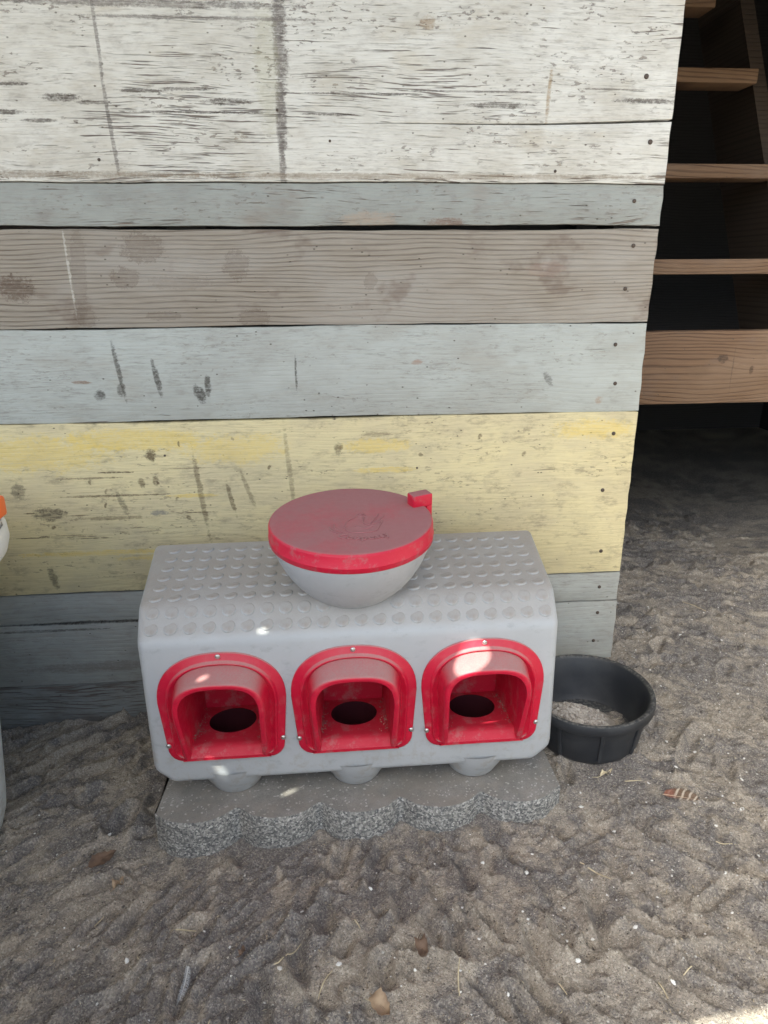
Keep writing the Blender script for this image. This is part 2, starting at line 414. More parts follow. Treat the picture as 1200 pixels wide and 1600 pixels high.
MAT_REDIN = make_plastic('red_plastic_inside', (0.52, 0.006, 0.034), (0.36, 0.20, 0.19), 0.10, 0.50, 0.6, 1.0, 0.06)
MAT_EMB = make_plastic('dusty_emblem', (0.36, 0.13, 0.14), (0.33, 0.17, 0.165), 1.0, 0.6, 0.2, 0.9, 0.1)
MAT_LID = make_plastic('dusty_red_lid', (0.56, 0.009, 0.042), (0.345, 0.150, 0.152), 1.25, 0.42, 0.6, 0.95, 0.10)
MAT_PIT_SHADE = plain('feed_well_shade', (0.045, 0.010, 0.014), 0.8, 0.1).m  # near-black colour paints in the shade down the well

T = NT('feed_dust'); T.set('Base Color', T.ramp(T.geo('Random Per Island'), [(0.0, (0.16, 0.12, 0.10)), (1.0, (0.40, 0.33, 0.27))])).set('Roughness', 0.95)
MAT_CRUMB = T.m
def make_rubber():
    T = NT('black_rubber')
    P = T.co()
    n = T.noise(P, 14, 5, 0.65); n2 = T.noise(P, 160, 3)
    nz = T.sep(T.geo('Normal'))[2]
    c = T.mix(T.mr(n, 0.42, 0.72, 0, 0.5), (0.021, 0.023, 0.028), (0.055, 0.057, 0.062))
    c = T.mix(T.math('MULTIPLY', T.mr(nz, 0.5, 1.0), T.mr(n2, 0.45, 0.6, 0.1, 0.8)), c, (0.14, 0.135, 0.125))
    T.set('Base Color', c).set('Roughness', T.mr(n, 0.3, 0.7, 0.42, 0.62))
    T.bump(n2, 0.15, 0.0015)
    return T.m
MAT_RUBBER = make_rubber()

def make_concrete():
    T = NT('split_face_concrete')
    P = T.co()
    face = T.mr(T.math('ABSOLUTE', T.sep(T.geo('True Normal'))[2]), 0.80, 0.55)
    cell = T.n('ShaderNodeTexVoronoi'); cell.inputs['Scale'].default_value = 320; T.l(P, cell.inputs['Vector'])
    rnd = T.sep(cell.outputs['Color'])[0]
    agg = T.ramp(rnd, [(0.0, (0.10, 0.10, 0.105)), (0.35, (0.18, 0.178, 0.172)), (0.65, (0.28, 0.272, 0.255)), (0.9, (0.38, 0.37, 0.35)), (1.0, (0.52, 0.505, 0.48))])
    n = T.noise(P, 22, 4, 0.6); n2 = T.noise(P, 500, 2)
    flat = T.mix(T.mr(n, 0.3, 0.7), (0.205, 0.195, 0.18), (0.285, 0.27, 0.25))
    flat = T.mix(T.mr(n2, 0.45, 0.75, 0, 0.55), flat, (0.13, 0.125, 0.12))
    flat = T.mix(T.mr(rnd, 0.93, 0.97, 0, 0.75), flat, (0.48, 0.46, 0.43))
    flat = T.mix(T.mr(T.noise(P, 14, 5, 0.7), 0.44, 0.62, 0, 0.5), flat, (0.25, 0.222, 0.19))
    T.set('Base Color', T.mix(face, flat, agg)).set('Roughness', 0.9)
    T.b.inputs['Specular IOR Level'].default_value = 0.25
    h = T.math('ADD', T.math('MULTIPLY', T.math('SUBTRACT', 0.6, cell.outputs['Distance']), T.math('MULTIPLY_ADD', face, 0.9, 0.12)), T.math('MULTIPLY', n2, 0.3))
    T.bump(h, 0.38, 0.0020)
    return T.m
MAT_CONC = make_concrete()

def make_sand():
    T = NT('trodden_sand')
    P = T.pos()
    n1 = T.noise(P, 3.2, 3, 0.6); n3 = T.noise(P, 150, 3, 0.7); n4 = T.noise(P, 520, 2, 0.7)
    at = T.n('ShaderNodeAttribute'); at.attribute_name = 'dry'
    dry = at.outputs['Fac']
    cell = T.n('ShaderNodeTexVoronoi'); cell.inputs['Scale'].default_value = 420; T.l(P, cell.inputs['Vector'])
    rnd = T.sep(cell.outputs['Color'])[0]
    d = T.math('ADD', dry, T.math('MULTIPLY_ADD', n3, 0.9, -0.45))
    base = T.mix(T.mr(d, 0.20, 0.85), (0.178, 0.168, 0.168), (0.46, 0.40, 0.325))
    base = T.mix(T.mr(n1, 0.42, 0.66, 0, 0.35), base, (0.25, 0.228, 0.21))
    grain = T.ramp(rnd, [(0.0, (0.08, 0.07, 0.065)), (0.4, (0.20, 0.172, 0.145)), (0.8, (0.44, 0.385, 0.315)), (1.0, (0.66, 0.61, 0.54))])
    col = T.mix(T.mr(n4, 0.35, 0.65, 0.2, 0.55), base, grain)
    T.set('Base Color', col).set('Roughness', 0.95)
    T.b.inputs['Specular IOR Level'].default_value = 0.15
    h = T.math('ADD', T.math('MULTIPLY', n3, 0.9), T.math('ADD', T.math('MULTIPLY', n4, 0.6), T.math('MULTIPLY', rnd, 0.18)))
    T.bump(h, 1.0, 0.0040)
    return T.m
MAT_SAND = make_sand()

# ------------------------------------------------------------------ ground
def hash2(ix, iy, s):
    h = (ix.astype(np.int64) * 374761393 + iy.astype(np.int64) * 668265263 + s * 974634777) & 0x7fffffff
    h = ((h ^ (h >> 13)) * 1274126177) & 0x7fffffff
    h = h ^ (h >> 16)
    return (h & 0xffff) / 65535.0

def vnoise(x, y, s=0):
    ix, iy = np.floor(x), np.floor(y)
    fx, fy = x - ix, y - iy
    fx = fx * fx * (3 - 2 * fx); fy = fy * fy * (3 - 2 * fy)
    a, b = hash2(ix, iy, s), hash2(ix + 1, iy, s)
    c, d = hash2(ix, iy + 1, s), hash2(ix + 1, iy + 1, s)
    return (a + (b - a) * fx) * (1 - fy) + (c + (d - c) * fx) * fy

def base_z(x, y):
    x = np.asarray(x, float); y = np.asarray(y, float)
    t = np.clip((y + 0.45) / 0.45, -1.0, 1.0)
    a = 0.048 + 0.030 * np.clip(t, -0.4, 1)
    b = -0.010 - 0.003 * t
    xc = np.where(x > 0.7, 0.7 + 0.25 * np.tanh((x - 0.7) / 0.5), x)
    xc = np.where(xc < -0.9, -0.9 + 0.25 * np.tanh((xc + 0.9) / 0.5), xc)
    hollow = np.exp(-np.clip(np.abs(x - 0.04) - 0.36, 0, 9) ** 2 / 0.01) * np.exp(-((y + 0.47) / 0.12) ** 2)
    return a * xc + b - 0.023 * hollow

def axis(lo, hi, step, far0, far1, g=1.22, mx=12.0):
    mid = list(np.arange(lo, hi + 1e-6, step))
    up, s, p = [], step, mid[-1]
    while p < far1:
        s = min(s * g, mx); p += s; up.append(p)
    dnl, s, p = [], step, mid[0]
    while p > far0:
        s = min(s * g, mx); p -= s; dnl.append(p)
    return np.array(list(reversed(dnl)) + mid + up)

GX = axis(-0.80, 1.35, 0.0034, -60, 60, 1.10)
GY = axis(-0.90, 0.75, 0.0034, -60, 60, 1.06)
XX, YY_ = np.meshgrid(GX, GY)
near = np.clip((2.2 - np.abs(XX - 0.3)) / 1.0, 0, 1) * np.clip((2.6 - np.abs(YY_ + 0.2)) / 1.2, 0, 1)
H = np.zeros_like(XX)
def oct_(fx, fy, s): return vnoise(XX * fx + 31.7, YY_ * fy + 17.3, s) - 0.5
H += 0.020 * oct_(2.3, 2.3, 1) + 0.008 * oct_(7, 7, 2)
wxn = XX + 0.014 * oct_(12, 12, 3) + 0.003 * oct_(70, 70, 9); wyn = YY_ + 0.014 * oct_(12, 12, 4) + 0.003 * oct_(70, 70, 10)
# scratches, toe and sole prints: elongated troughs with pushed-up rims
def dent(cx, cy, L, W, th, depth):
    r = L * 1.25 + W * 2.2
    i0, i1 = np.searchsorted(GX, [cx - r, cx + r]); j0, j1 = np.searchsorted(GY, [cy - r, cy + r])
    if i1 - i0 < 2 or j1 - j0 < 2: return
    dx = wxn[j0:j1, i0:i1] - cx; dy = wyn[j0:j1, i0:i1] - cy
    u = (dx * math.cos(th) + dy * math.sin(th)) / L
    v = (-dx * math.sin(th) + dy * math.cos(th)) / W
    env = np.exp(-np.abs(u) ** 3.0)
    H[j0:j1, i0:i1] -= depth * env * (1.0 - 1.15 * v * v) * np.exp(-v * v * 0.9)
def stamp(cx, cy, L, W, th, depth, rim=0.55, keep=0.15):
    """pressed or dragged print: replaces what was there and throws up a rim"""
    r = L * 1.5 + W * 2.4
    i0, i1 = np.searchsorted(GX, [cx - r, cx + r]); j0, j1 = np.searchsorted(GY, [cy - r, cy + r])
    if i1 - i0 < 3 or j1 - j0 < 3: return
    dx = wxn[j0:j1, i0:i1] - cx; dy = wyn[j0:j1, i0:i1] - cy
    u = (dx * math.cos(th) + dy * math.sin(th)) / L
    v = (-dx * math.sin(th) + dy * math.cos(th)) / W
    q = np.abs(u) ** 3 + np.abs(v) ** 2.2
    m = np.clip(1.25 - q, 0, 1); m = m * m * (3 - 2 * m)
    P = H[j0:j1, i0:i1]
    w = m.sum()
    if w < 1e-6: return
    mean = (P * m).sum() / w
    ring = np.exp(-((np.sqrt(q) - 1.28) / 0.34) ** 2)
    P[...] = P * (1 - m * (1 - keep)) + (mean - depth * (0.75 + 0.25 * np.clip(1 - q, 0, 1))) * m * (1 - keep) + ring * depth * rim * np.clip(0.75 + 0.6 * v, 0.15, 1.3)
def rake(cx): return math.pi / 2 - 0.95 * math.tanh((0.08 - cx) * 2.2)
for k in range(2500):
    cx = RNG.uniform(-0.90, 1.45); cy = RNG.uniform(-0.94, 1.0)
    th = rake(cx) + RNG.normal(0, 0.36)
    if RNG.random() < 0.16: th = RNG.uniform(0, math.pi)
    s = RNG.lognormal(0, 0.35)
    stamp(cx, cy, 0.0215 * s * RNG.uniform(0.7, 1.8), 0.0074 * s * RNG.uniform(0.75, 1.3), th, 0.0092 * min(s, 1.6) * RNG.uniform(0.4, 1.4), 0.70, 0.10)
for k in range(260):         # three-toed bird prints
    cx = RNG.uniform(-0.85, 1.35); cy = RNG.uniform(-0.92, 0.8); th = RNG.uniform(0, 2 * math.pi)
    for da in (-0.62, 0.0, 0.62):
        a_ = th + da
        stamp(cx + 0.017 * math.cos(a_), cy + 0.017 * math.sin(a_), 0.0180, 0.0052, a_, 0.0062, 0.6)
for k in range(45):          # longer drags
    cx = RNG.uniform(-0.85, 1.3); cy = RNG.uniform(-0.9, 0.6)
    stamp(cx, cy, RNG.uniform(0.035, 0.07), RNG.uniform(0.008, 0.013), rake(cx) + RNG.normal(0, 0.3), RNG.uniform(0.008, 0.014))
for (cx, cy, th, n, sp, L) in [(0.80, -0.02, 0.55, 7, 0.017, 0.035), (0.98, 0.02, -0.25, 8, 0.017, 0.04), (0.78, 0.17, 0.4, 6, 0.017, 0.035), (0.72, -0.16, -0.6, 7, 0.018, 0.045), (1.02, 0.25, 0.2, 6, 0.018, 0.04), (0.86, -0.22, -0.7, 8, 0.019, 0.05), (0.70, -0.40, -0.7, 6, 0.018, 0.04)]:
    for i in range(n):       # tread of a boot sole
        o = (i - n / 2) * sp
        stamp(cx - o * math.sin(th + 0.9), cy + o * math.cos(th + 0.9), L, 0.0066, th, 0.0095, 0.5)
# loose sand slumps: nothing stays steeper than its angle of repose
SX = np.gradient(GX)[None, :]; SY = np.gradient(GY)[:, None]
for it in range(9):
    B = H.copy()
    B[1:-1, 1:-1] = (H[1:-1, 1:-1] * 2 + H[:-2, 1:-1] + H[2:, 1:-1] + H[1:-1, :-2] + H[1:-1, 2:]) / 6
    sl = np.hypot(np.gradient(H, axis=1) / SX, np.gradient(H, axis=0) / SY)
    H += (B - H) * np.clip((sl - 0.62) * 3.0, 0.10 if it < 4 else 0.0, 1)
# firmer sand packed round the block
nb_ = np.clip((np.maximum(np.abs(XX - 0.04) - 0.38, np.abs(YY_ + 0.34) - 0.105)) / 0.035, 0, 1)
H *= 0.30 + 0.70 * nb_
H += 0.0018 * oct_(34, 34, 5) + 0.0010 * oct_(75, 75, 8) + 0.0022 * oct_(120, 120, 6) + 0.0022 * oct_(230, 230, 7)
# paler dry dust lying in drifts, its own pattern of strokes
HS = H.copy(); H = np.zeros_like(XX)
for k in range(2600):
    cx = RNG.uniform(-0.95, 1.45); cy = RNG.uniform(-0.98, 0.9)
    th = math.pi / 2 - 0.95 * math.tanh((0.08 - cx) * 2.2) + RNG.normal(0, 0.5)
    s = RNG.lognormal(0, 0.45)
    dent(cx, cy, 0.020 * s, 0.009 * s, th, -0.30 * RNG.uniform(0.4, 1.0))
DRY = np.clip(0.45 + H + 0.5 * oct_(6, 6, 31) + 0.7 * oct_(26, 26, 32) + 0.5 * oct_(70, 70, 33), 0, 1)
H = HS

Z = base_z(XX, YY_) + H * near
v = np.stack([XX, YY_, Z], -1).reshape(-1, 3)
ny, nx = XX.shape
idx = np.arange(nx * ny).reshape(ny, nx)
F = np.stack([idx[:-1, :-1], idx[:-1, 1:], idx[1:, 1:], idx[1:, :-1]], -1).reshape(-1, 4)
gm = bpy.data.meshes.new('ground')
gm.vertices.add(len(v)); gm.vertices.foreach_set('co', v.ravel().astype(np.float32))
gm.loops.add(F.size); gm.loops.foreach_set('vertex_index', F.ravel().astype(np.int32))
gm.polygons.add(len(F)); gm.polygons.foreach_set('loop_start', np.arange(0, F.size, 4, dtype=np.int32))
gm.polygons.foreach_set('use_smooth', np.ones(len(F), dtype=bool))
gm.update(); gm.validate()
at = gm.attributes.new('dry', 'FLOAT', 'POINT'); at.data.foreach_set('value', DRY.ravel().astype(np.float32))
ground = link('ground', gm, MAT_SAND)
tag(ground, 'trodden grey brown sand covered with scratch marks and footprints', None, None, 'structure')

def gz(x, y):
    i = int(np.clip(np.searchsorted(GX, x), 1, nx - 1)); j = int(np.clip(np.searchsorted(GY, y), 1, ny - 1))
    return float(Z[j - 1:j + 1, i - 1:i + 1].mean())

# ------------------------------------------------------------------ barn with plank wall
barn = empty('barn', (0, 0, 0), label='barn wall of wide weathered white, grey, brown and yellow planks', cat='barn')

def plank(xl, xr, zb, zt, mat, seed, th=0.021, y0=0.0, slit=None, tilt=0.0, nails=(), amp=0.0012):
    rnd = random.Random(seed)
    ph = [rnd.uniform(0, 6.28) for _ in range(8)]
    def wav(x, k): return amp * (math.sin(x * 5 + ph[k]) + 0.6 * math.sin(x * 17 + ph[k + 1]) + 0.35 * math.sin(x * 53 + ph[k + 2]))
    N = 44
    pts = []
    for i in range(N + 1):
        x = xl + (xr - xl) * i / N
        pts.append((x, zb + wav(x, 0)))
    M_ = 12
    right = []
    for j in range(1, M_):
        z = zb + (zt - zb) * j / M_
        right.append((xr + tilt * (z - zb) + 0.0009 * math.sin(z * 90 + ph[6]) + rnd.uniform(-0.0005, 0.0005), z))
    if slit:
        zs, tip, w = slit
        lo = [p for p in right if p[1] < zs - 0.008]; hi = [p for p in right if p[1] > zs + 0.008]
        xs_ = [xr - (xr - tip) * t for t in (0.0, 0.2, 0.4, 0.6, 0.8)]
        zz = lambda x: zs + 0.0025 * math.sin(x * 9 + 1) - 0.012 * (xr - x) / (xr - tip)
        low = [(x, zz(x) - w * (1 - (xr - x) / (xr - tip)) / 2) for x in xs_]
        upp = [(x, zz(x) + w * (1 - (xr - x) / (xr - tip)) / 2) for x in reversed(xs_)]
        right = lo + low + [(tip, zz(tip))] + upp + hi
    pts += right
    for i in range(N + 1):
        x = xr + tilt * (zt - zb) - (xr + tilt * (zt - zb) - xl) * i / N
        pts.append((x, zt + wav(x, 3)))
    bm = bmesh.new()
    fr = [bm.verts.new((x, y0, z)) for x, z in pts]
    face = bm.faces.new(fr)
    bm.normal_update()
    if face.normal.y > 0: face.normal_flip()
    ex = bmesh.ops.extrude_face_region(bm, geom=[face])
    nv = [g for g in ex['geom'] if isinstance(g, bmesh.types.BMVert)]
    for q in nv: q.co.y += th
    bmesh.ops.recalc_face_normals(bm, faces=bm.faces[:])
    front = [e for e in bm.edges if all(abs(q.co.y - y0) < 1e-6 for q in e.verts)]
    bmesh.ops.bevel(bm, geom=front, offset=0.0011, segments=2, profile=0.5, affect='EDGES', clamp_overlap=True)
    me = mesh_of(bm)
    o = link('plank', me, mat, barn, 35)
    for (nx_, nz_, r) in nails:
        n = link('nail', NAIL, MAT_NAIL, o, None, (nx_, y0 - 0.0006, nz_), (R(rnd.uniform(-6, 6)), rnd.uniform(0, 6), 0))
        n.scale = (r * 0.82, r * 0.82, r * 0.82)
    return o

nv_, nf_ = lathe([(0.0, -0.35), (0.55, -0.33), (0.92, -0.16), (1.0, 0.1), (1.0, 0.6)], 12)
nv_ = [(x, z, y) for x, y, z in nv_]           # head faces -y
NAIL = pydata('nail', nv_, nf_); shade(NAIL, 60)
XR = 0.6755
planks = [
    plank(-1.00, XR + 0.001, 1.1145, 1.62, MAT_WHITE, 1, slit=(1.2225, 0.015, 0.0050), y0=-0.001, nails=[(0.617, 1.297, .0058), (0.638, 1.187, .0058), (-0.075, 1.234, .003), (0.454, 1.135, .0035), (0.020, 1.184, .003), (-0.404, 1.150, .0035)]),
    plank(-1.00, XR + 0.003, 1.0385, 1.1125, MAT_SLATE, 2, y0=0.003, nails=[(0.620, 1.083, .0048)], tilt=-0.02),
    plank(-1.00, XR - 0.001, 0.8515, 1.0305, MAT_BROWN, 3, y0=0.001, nails=[(0.627, 1.000, .0052), (0.619, 0.917, .0052)], tilt=0.01),
    plank(-1.00, XR + 0.002, 0.6640, 0.8490, MAT_PALE, 4, y0=0.0, nails=[(0.610, 0.805, .0052), (0.618, 0.723, .0052)], tilt=-0.02),
    plank(-1.00, XR, 0.2810, 0.6610, MAT_YELLOW, 5, y0=-0.003, nails=[(0.625, 0.614, .0055), (0.613, 0.484, .0055), (0.624, 0.335, .0055), (-0.345, 0.590, .003), (0.16, 0.47, .0028), (0.19, 0.548, .0028)]),
    plank(-1.00, XR + 0.002, 0.2050, 0.2785, MAT_LOW, 6, y0=0.001, nails=[(0.631, 0.241, .0052)], amp=0.0008),
    plank(-1.00, XR + 0.004, 0.0480, 0.2030, MAT_LOW, 7, y0=0.0005, nails=[(0.633, 0.173, .0052), (0.630, 0.097, .0052)], amp=0.0010),
    plank(-1.00, 0.45, -0.170, 0.0455, MAT_BURIED, 8, y0=0.003),
]
for px in (-0.95, -0.30, 0.592):               # studs behind the boards
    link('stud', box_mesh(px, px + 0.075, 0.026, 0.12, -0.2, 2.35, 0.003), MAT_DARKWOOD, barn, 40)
MAT_SIDE = wood_material('grey_side_boards', (0.20, 0.17, 0.15), (0.11, 0.09, 0.08), ring=0.014, ring_vis=0.6, seed=3.9)
MAT_BOUNCE = wood_material('cream_bounce_boards', (0.50, 0.43, 0.34), (0.38, 0.32, 0.25), (0.70, 0.64, 0.54), (0.64, 0.58, 0.48), cover=0.7, ring=0.014, ring_vis=0.6, seed=3.5)  # pale boards for the added bounce wall
def bpart(name, *a, mat=MAT_DARKWOOD):
    return link(name, box_mesh(*a), mat, barn)
bpart('shade_header', 0.685, 2.6, 0.03, 0.07, 1.53, 2.35)  # unseen board added to keep sky light off the upper bars
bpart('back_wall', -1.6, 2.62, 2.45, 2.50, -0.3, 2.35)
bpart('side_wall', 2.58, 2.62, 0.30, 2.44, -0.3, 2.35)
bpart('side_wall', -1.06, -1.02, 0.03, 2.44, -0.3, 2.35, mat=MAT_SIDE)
bpart('bounce_wall', 2.30, 2.35, -3.0, -0.35, -0.3, 2.1, mat=MAT_BOUNCE)  # unseen wall added to bounce warm sunlight in from the right
bpart('shade_wall', -1.06, -1.02, -1.30, -0.005, -0.3, 0.72, mat=MAT_SIDE)  # unseen low wall added to shade the lower left
bpart('shade_wall', -1.06, -0.30, -1.345, -1.305, -0.3, 0.62, mat=MAT_SIDE)  # second unseen low wall, added to block light from the front left
for (px, py) in ((1.30, 2.28),):
    link('inner_post', box_mesh(px, px + 0.14, py, py + 0.10, -0.2, 2.35, 0.004), MAT_DARKWOOD, barn, 40)

# roof: unseen sheet, outline and holes shaped to place the shade and sun spots
RZ = 2.36
def to_roof(p):
    p = Vector(p); t = (RZ - p.z) / SUN_DIR.z
    q = p + SUN_DIR * t
    return q.x, q.y
def ell(c, a, b, ang, n=18):
    return [(c[0] + a * math.cos(t) * math.cos(ang) - b * math.sin(t) * math.sin(ang), c[1] + a * math.cos(t) * math.sin(ang) + b * math.sin(t) * math.cos(ang)) for t in [2 * math.pi * k / n for k in range(n)]]
holes = [ell(to_roof((-0.127, -0.395, 0.385)), 0.0095, 0.0035, 0.1), ell(to_roof((-0.228, -0.437, 0.327)), 0.0110, 0.0045, 0.5),
         ell(to_roof((-0.214, -0.40, 0.102)), 0.0100, 0.0075, -0.3), ell(to_roof((-0.095, -0.385, 0.031)), 0.0170, 0.0035, 0.5),
         ell(to_roof((0.232, -0.425, 0.322)), 0.046, 0.025, 0.75)]
ex_, ey_ = to_roof((0.42, -0.838, 0.0)); fx_, fy_ = to_roof((0.575, -0.826, 0.0))
outer = [(-2.3, 2.6), (-2.3, -2.5), (ex_ - 0.05, -2.5), (ex_ - 0.03, ey_ - 0.12), (ex_, ey_), (fx_, fy_), (0.40, -1.10), (0.85, -0.25), (2.75, -0.05), (2.75, 2.6)]
loops = [outer] + [list(reversed(h)) for h in holes]
vv = [Vector((x, y, 0)) for L in loops for x, y in L]
tri = tessellate_polygon([[Vector((x, y, 0)) for x, y in L] for L in loops])
rm = pydata('roof', [(p.x, p.y, RZ) for p in vv], tri)
T = plain('galvanised_roof_sheet', (0.30, 0.30, 0.30), 0.6, 0.4)
link('roof', rm, T.m, barn)

# ------------------------------------------------------------------ kick board and roost
kb = link('board', box_mesh(0.64, 2.50, 0.22, 0.258, 0.634, 0.812, 0.003), MAT_LUMBER, None, 40)
tag(kb, 'wide brown wooden board across the dark opening below the roost bars', 'board')
roost = empty('roost', (1.1, 0.3, 0.0), label='brown wooden roost of stepped bars in the dark barn opening', cat='roost')
def rpart(name, me, mat=MAT_LUMBER):
    o = link(name, me, mat, roost, 40); o.matrix_parent_inverse = Matrix.Translation((-1.1, -0.3, 0)); return o
for i, (yy, zb, zt, xe) in enumerate([(0.30, 0.943, 0.979, 2.4), (0.44, 1.177, 1.211, 2.4), (0.58, 1.424, 1.459, 1.172), (0.72, 1.637, 1.677, 1.10)]):
    rpart('roost_bar', box_mesh(0.66, xe, yy, yy + 0.088, zb, zt, 0.003))
def slanted(x0, x1, y0, z0, y1, z1, w):
    d = Vector((0, y1 - y0, z1 - z0)).normalized(); n = Vector((0, -d.z, d.y)) * w
    P = [Vector((x, 0, 0)) + q for x in (x0, x1) for q in (Vector((0, y0, z0)), Vector((0, y1, z1)), Vector((0, y1, z1)) - n, Vector((0, y0, z0)) - n)]
    return pydata('s', P, [(0, 1, 2, 3), (7, 6, 5, 4), (0, 4, 5, 1), (1, 5, 6, 2), (2, 6, 7, 3), (3, 7, 4, 0)])
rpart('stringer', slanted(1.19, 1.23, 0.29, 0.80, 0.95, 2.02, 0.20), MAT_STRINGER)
rpart('shade_board', box_mesh(0.70, 2.5, 0.50, 2.0, 0.640, 0.655, 0.001), MAT_DARKWOOD)  # unseen board added to darken the sand beneath it
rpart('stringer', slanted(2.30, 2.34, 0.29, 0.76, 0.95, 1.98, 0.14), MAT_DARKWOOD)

# ------------------------------------------------------------------ concrete scalloped block
def make_block():
    peaks = [(-0.335, -0.398), (-0.262, -0.446), (-0.192, -0.412), (-0.115, -0.447), (-0.040, -0.410), (0.034, -0.450), (0.112, -0.410), (0.184, -0.450), (0.262, -0.410), (0.334, -0.452), (0.415, -0.412)]
    N = 300
    xs = np.linspace(-0.335, 0.415, N)
    per = 0.150
    uu = ((xs + 0.338) / per) % 1.0
    front = -0.4100 - 0.040 * (np.sqrt(1 - 0.90 * (2 * uu - 1) ** 2) - 0.316) / 0.684
    ker = np.hanning(15); ker /= ker.sum()
    front = np.convolve(np.pad(front, 7, 'edge'), ker, 'valid')
    ny_, nz_ = 1, 20
    zt, zb = 0.031, -0.060
    v, f = [], []
    rng = np.random.default_rng(3)
    rows = []
    for j in range(nz_ + 1):
        z = zt + (zb - zt) * j / nz_
        rough = (vnoise(xs * 120, np.full(N, j * 0.62), 21) - 0.5) * 0.0009 + (vnoise(xs * 330, np.full(N, j * 1.3), 22) - 0.5) * 0.0010 + (vnoise(xs * 30, np.full(N, j * .15), 24) - 0.5) * 0.0012
        k = 1.0 if j else 0.25
        ed = 0.0025 * (1 - min(j / 2, 1))
        rows.append(len(v))
        for i in range(N):
            zz = z
            v.append((xs[i], front[i] + ed + k * rough[i], zz))
    for j in range(nz_):
        for i in range(N - 1):
            a, b = rows[j] + i, rows[j + 1] + i
            f.append((a, b, b + 1, a + 1))
    # top sheet, back, ends
    yb = -0.235
    tf = len(v)
    for i in range(N): v.append(v[rows[0] + i])
    tb = len(v)
    for i in range(N): v.append((xs[i] + (0.012 if i == 0 else 0), yb, zt))
    for i in range(N - 1): f.append((tf + i, tf + i + 1, tb + i + 1, tb + i))
    bb = len(v)
    for i in range(N): v.append((xs[i], yb, zb))
    for i in range(N - 1): f.append((tb + i, tb + i + 1, bb + i + 1, bb + i))
    f.append(tuple([rows[j] for j in range(nz_ + 1)] + [bb, tb])[::-1])
    f.append(tuple([rows[j] + N - 1 for j in range(nz_ + 1)] + [bb + N - 1, tb + N - 1]))
    return pydata('block', v, f)
blk = link('concrete_block', make_block(), MAT_CONC, None, 55)
tag(blk, 'grey concrete edging block with scalloped front under the feeder', 'block')

# ------------------------------------------------------------------ feeder
feeder = empty('poultry_feeder', (0.032, -0.400, 0.031), (0, -0.008, -0.003),
               label='grey plastic poultry feeder with three red ports and round red lid', cat='feeder')
PR = {'hc': 0.047, 'hch': 0.077, 'H': 0.338}
H0 = PR['H']; B1, H1 = 0.052, H0 + 0.046; B2, H2 = 0.278, H1 + 0.027
def wid(y): return 0.362 + (0.386 - 0.362) * min(max(y / B2, 0), 1)
def make_body():
    bm = bmesh.new()
    for y, z in ((0, H0), (B1, H1), (B2, H2)):
        for s in (-1, 1): bm.verts.new((s * wid(y), y, z))
    for y in (0, B2):
        for s in (-1, 1):
            bm.verts.new((s * (wid(y) + 0.002), y, PR['hch'])); bm.verts.new((s * (wid(y) - 0.030), y, PR['hc']))
    bmesh.ops.convex_hull(bm, input=bm.verts[:])
    bmesh.ops.dissolve_limit(bm, angle_limit=R(4), verts=bm.verts[:], edges=bm.edges[:])
    bmesh.ops.bevel(bm, geom=bm.edges[:], offset=0.014, segments=5, profile=0.5, affect='EDGES', clamp_overlap=True)
    bmesh.ops.recalc_face_normals(bm, faces=bm.faces[:])
    return mesh_of(bm, 'body')

# port outline (local to a port: x centred, z up), flange and tunnel use the same family of arches
def arch(hw, zb, zs, zt, rb, n=28, m=6, e=2.3, flare=0.0):
    """closed outline, counter-clockwise seen from the front; starts bottom left going right"""
    P = []
    for k in range(m + 1):
        a = -math.pi / 2 - math.pi / 2 * (1 - k / m)
        P.append((-hw + flare + rb + rb * math.cos(a), zb + rb + rb * math.sin(a)))
    for k in range(m + 1):
        a = -math.pi / 2 + math.pi / 2 * k / m
        P.append((hw - flare - rb + rb * math.cos(a), zb + rb + rb * math.sin(a)))
    for k in range(1, 6): P.append((hw - flare * (1 - k / 6), zb + rb + (zs - zb - rb) * k / 6))
    for k in range(n + 1):
        a = math.pi * k / n
        c, s = math.cos(a), math.sin(a)
        P.append((hw * math.copysign(abs(c) ** (2 / e), c), zs + (zt - zs) * abs(s) ** (2 / e)))
    for k in range(1, 6): P.append((-hw + flare * k / 6, zs - (zs - zb - rb) * k / 6))
    return P
ZB, ZT = 0.099, 0.3155
A_out = arch(0.1105, ZB, 0.222, ZT, 0.028, flare=0.008)
def loft(loops, close_first=False, close_last=False):
    v, f = [], []
    n = len(loops[0])
    for L in loops: v += L
    for i in range(len(loops) - 1):
        for k in range(n):
            k2 = (k + 1) % n
            f.append((i * n + k, i * n + k2, (i + 1) * n + k2, (i + 1) * n + k))
    if close_last: f.append(tuple((len(loops) - 1) * n + k for k in range(n)))
    if close_first: f.append(tuple(reversed(range(n))))
    return v, f
def ring_y(P, y): return [(x, y, z) for x, z in P]

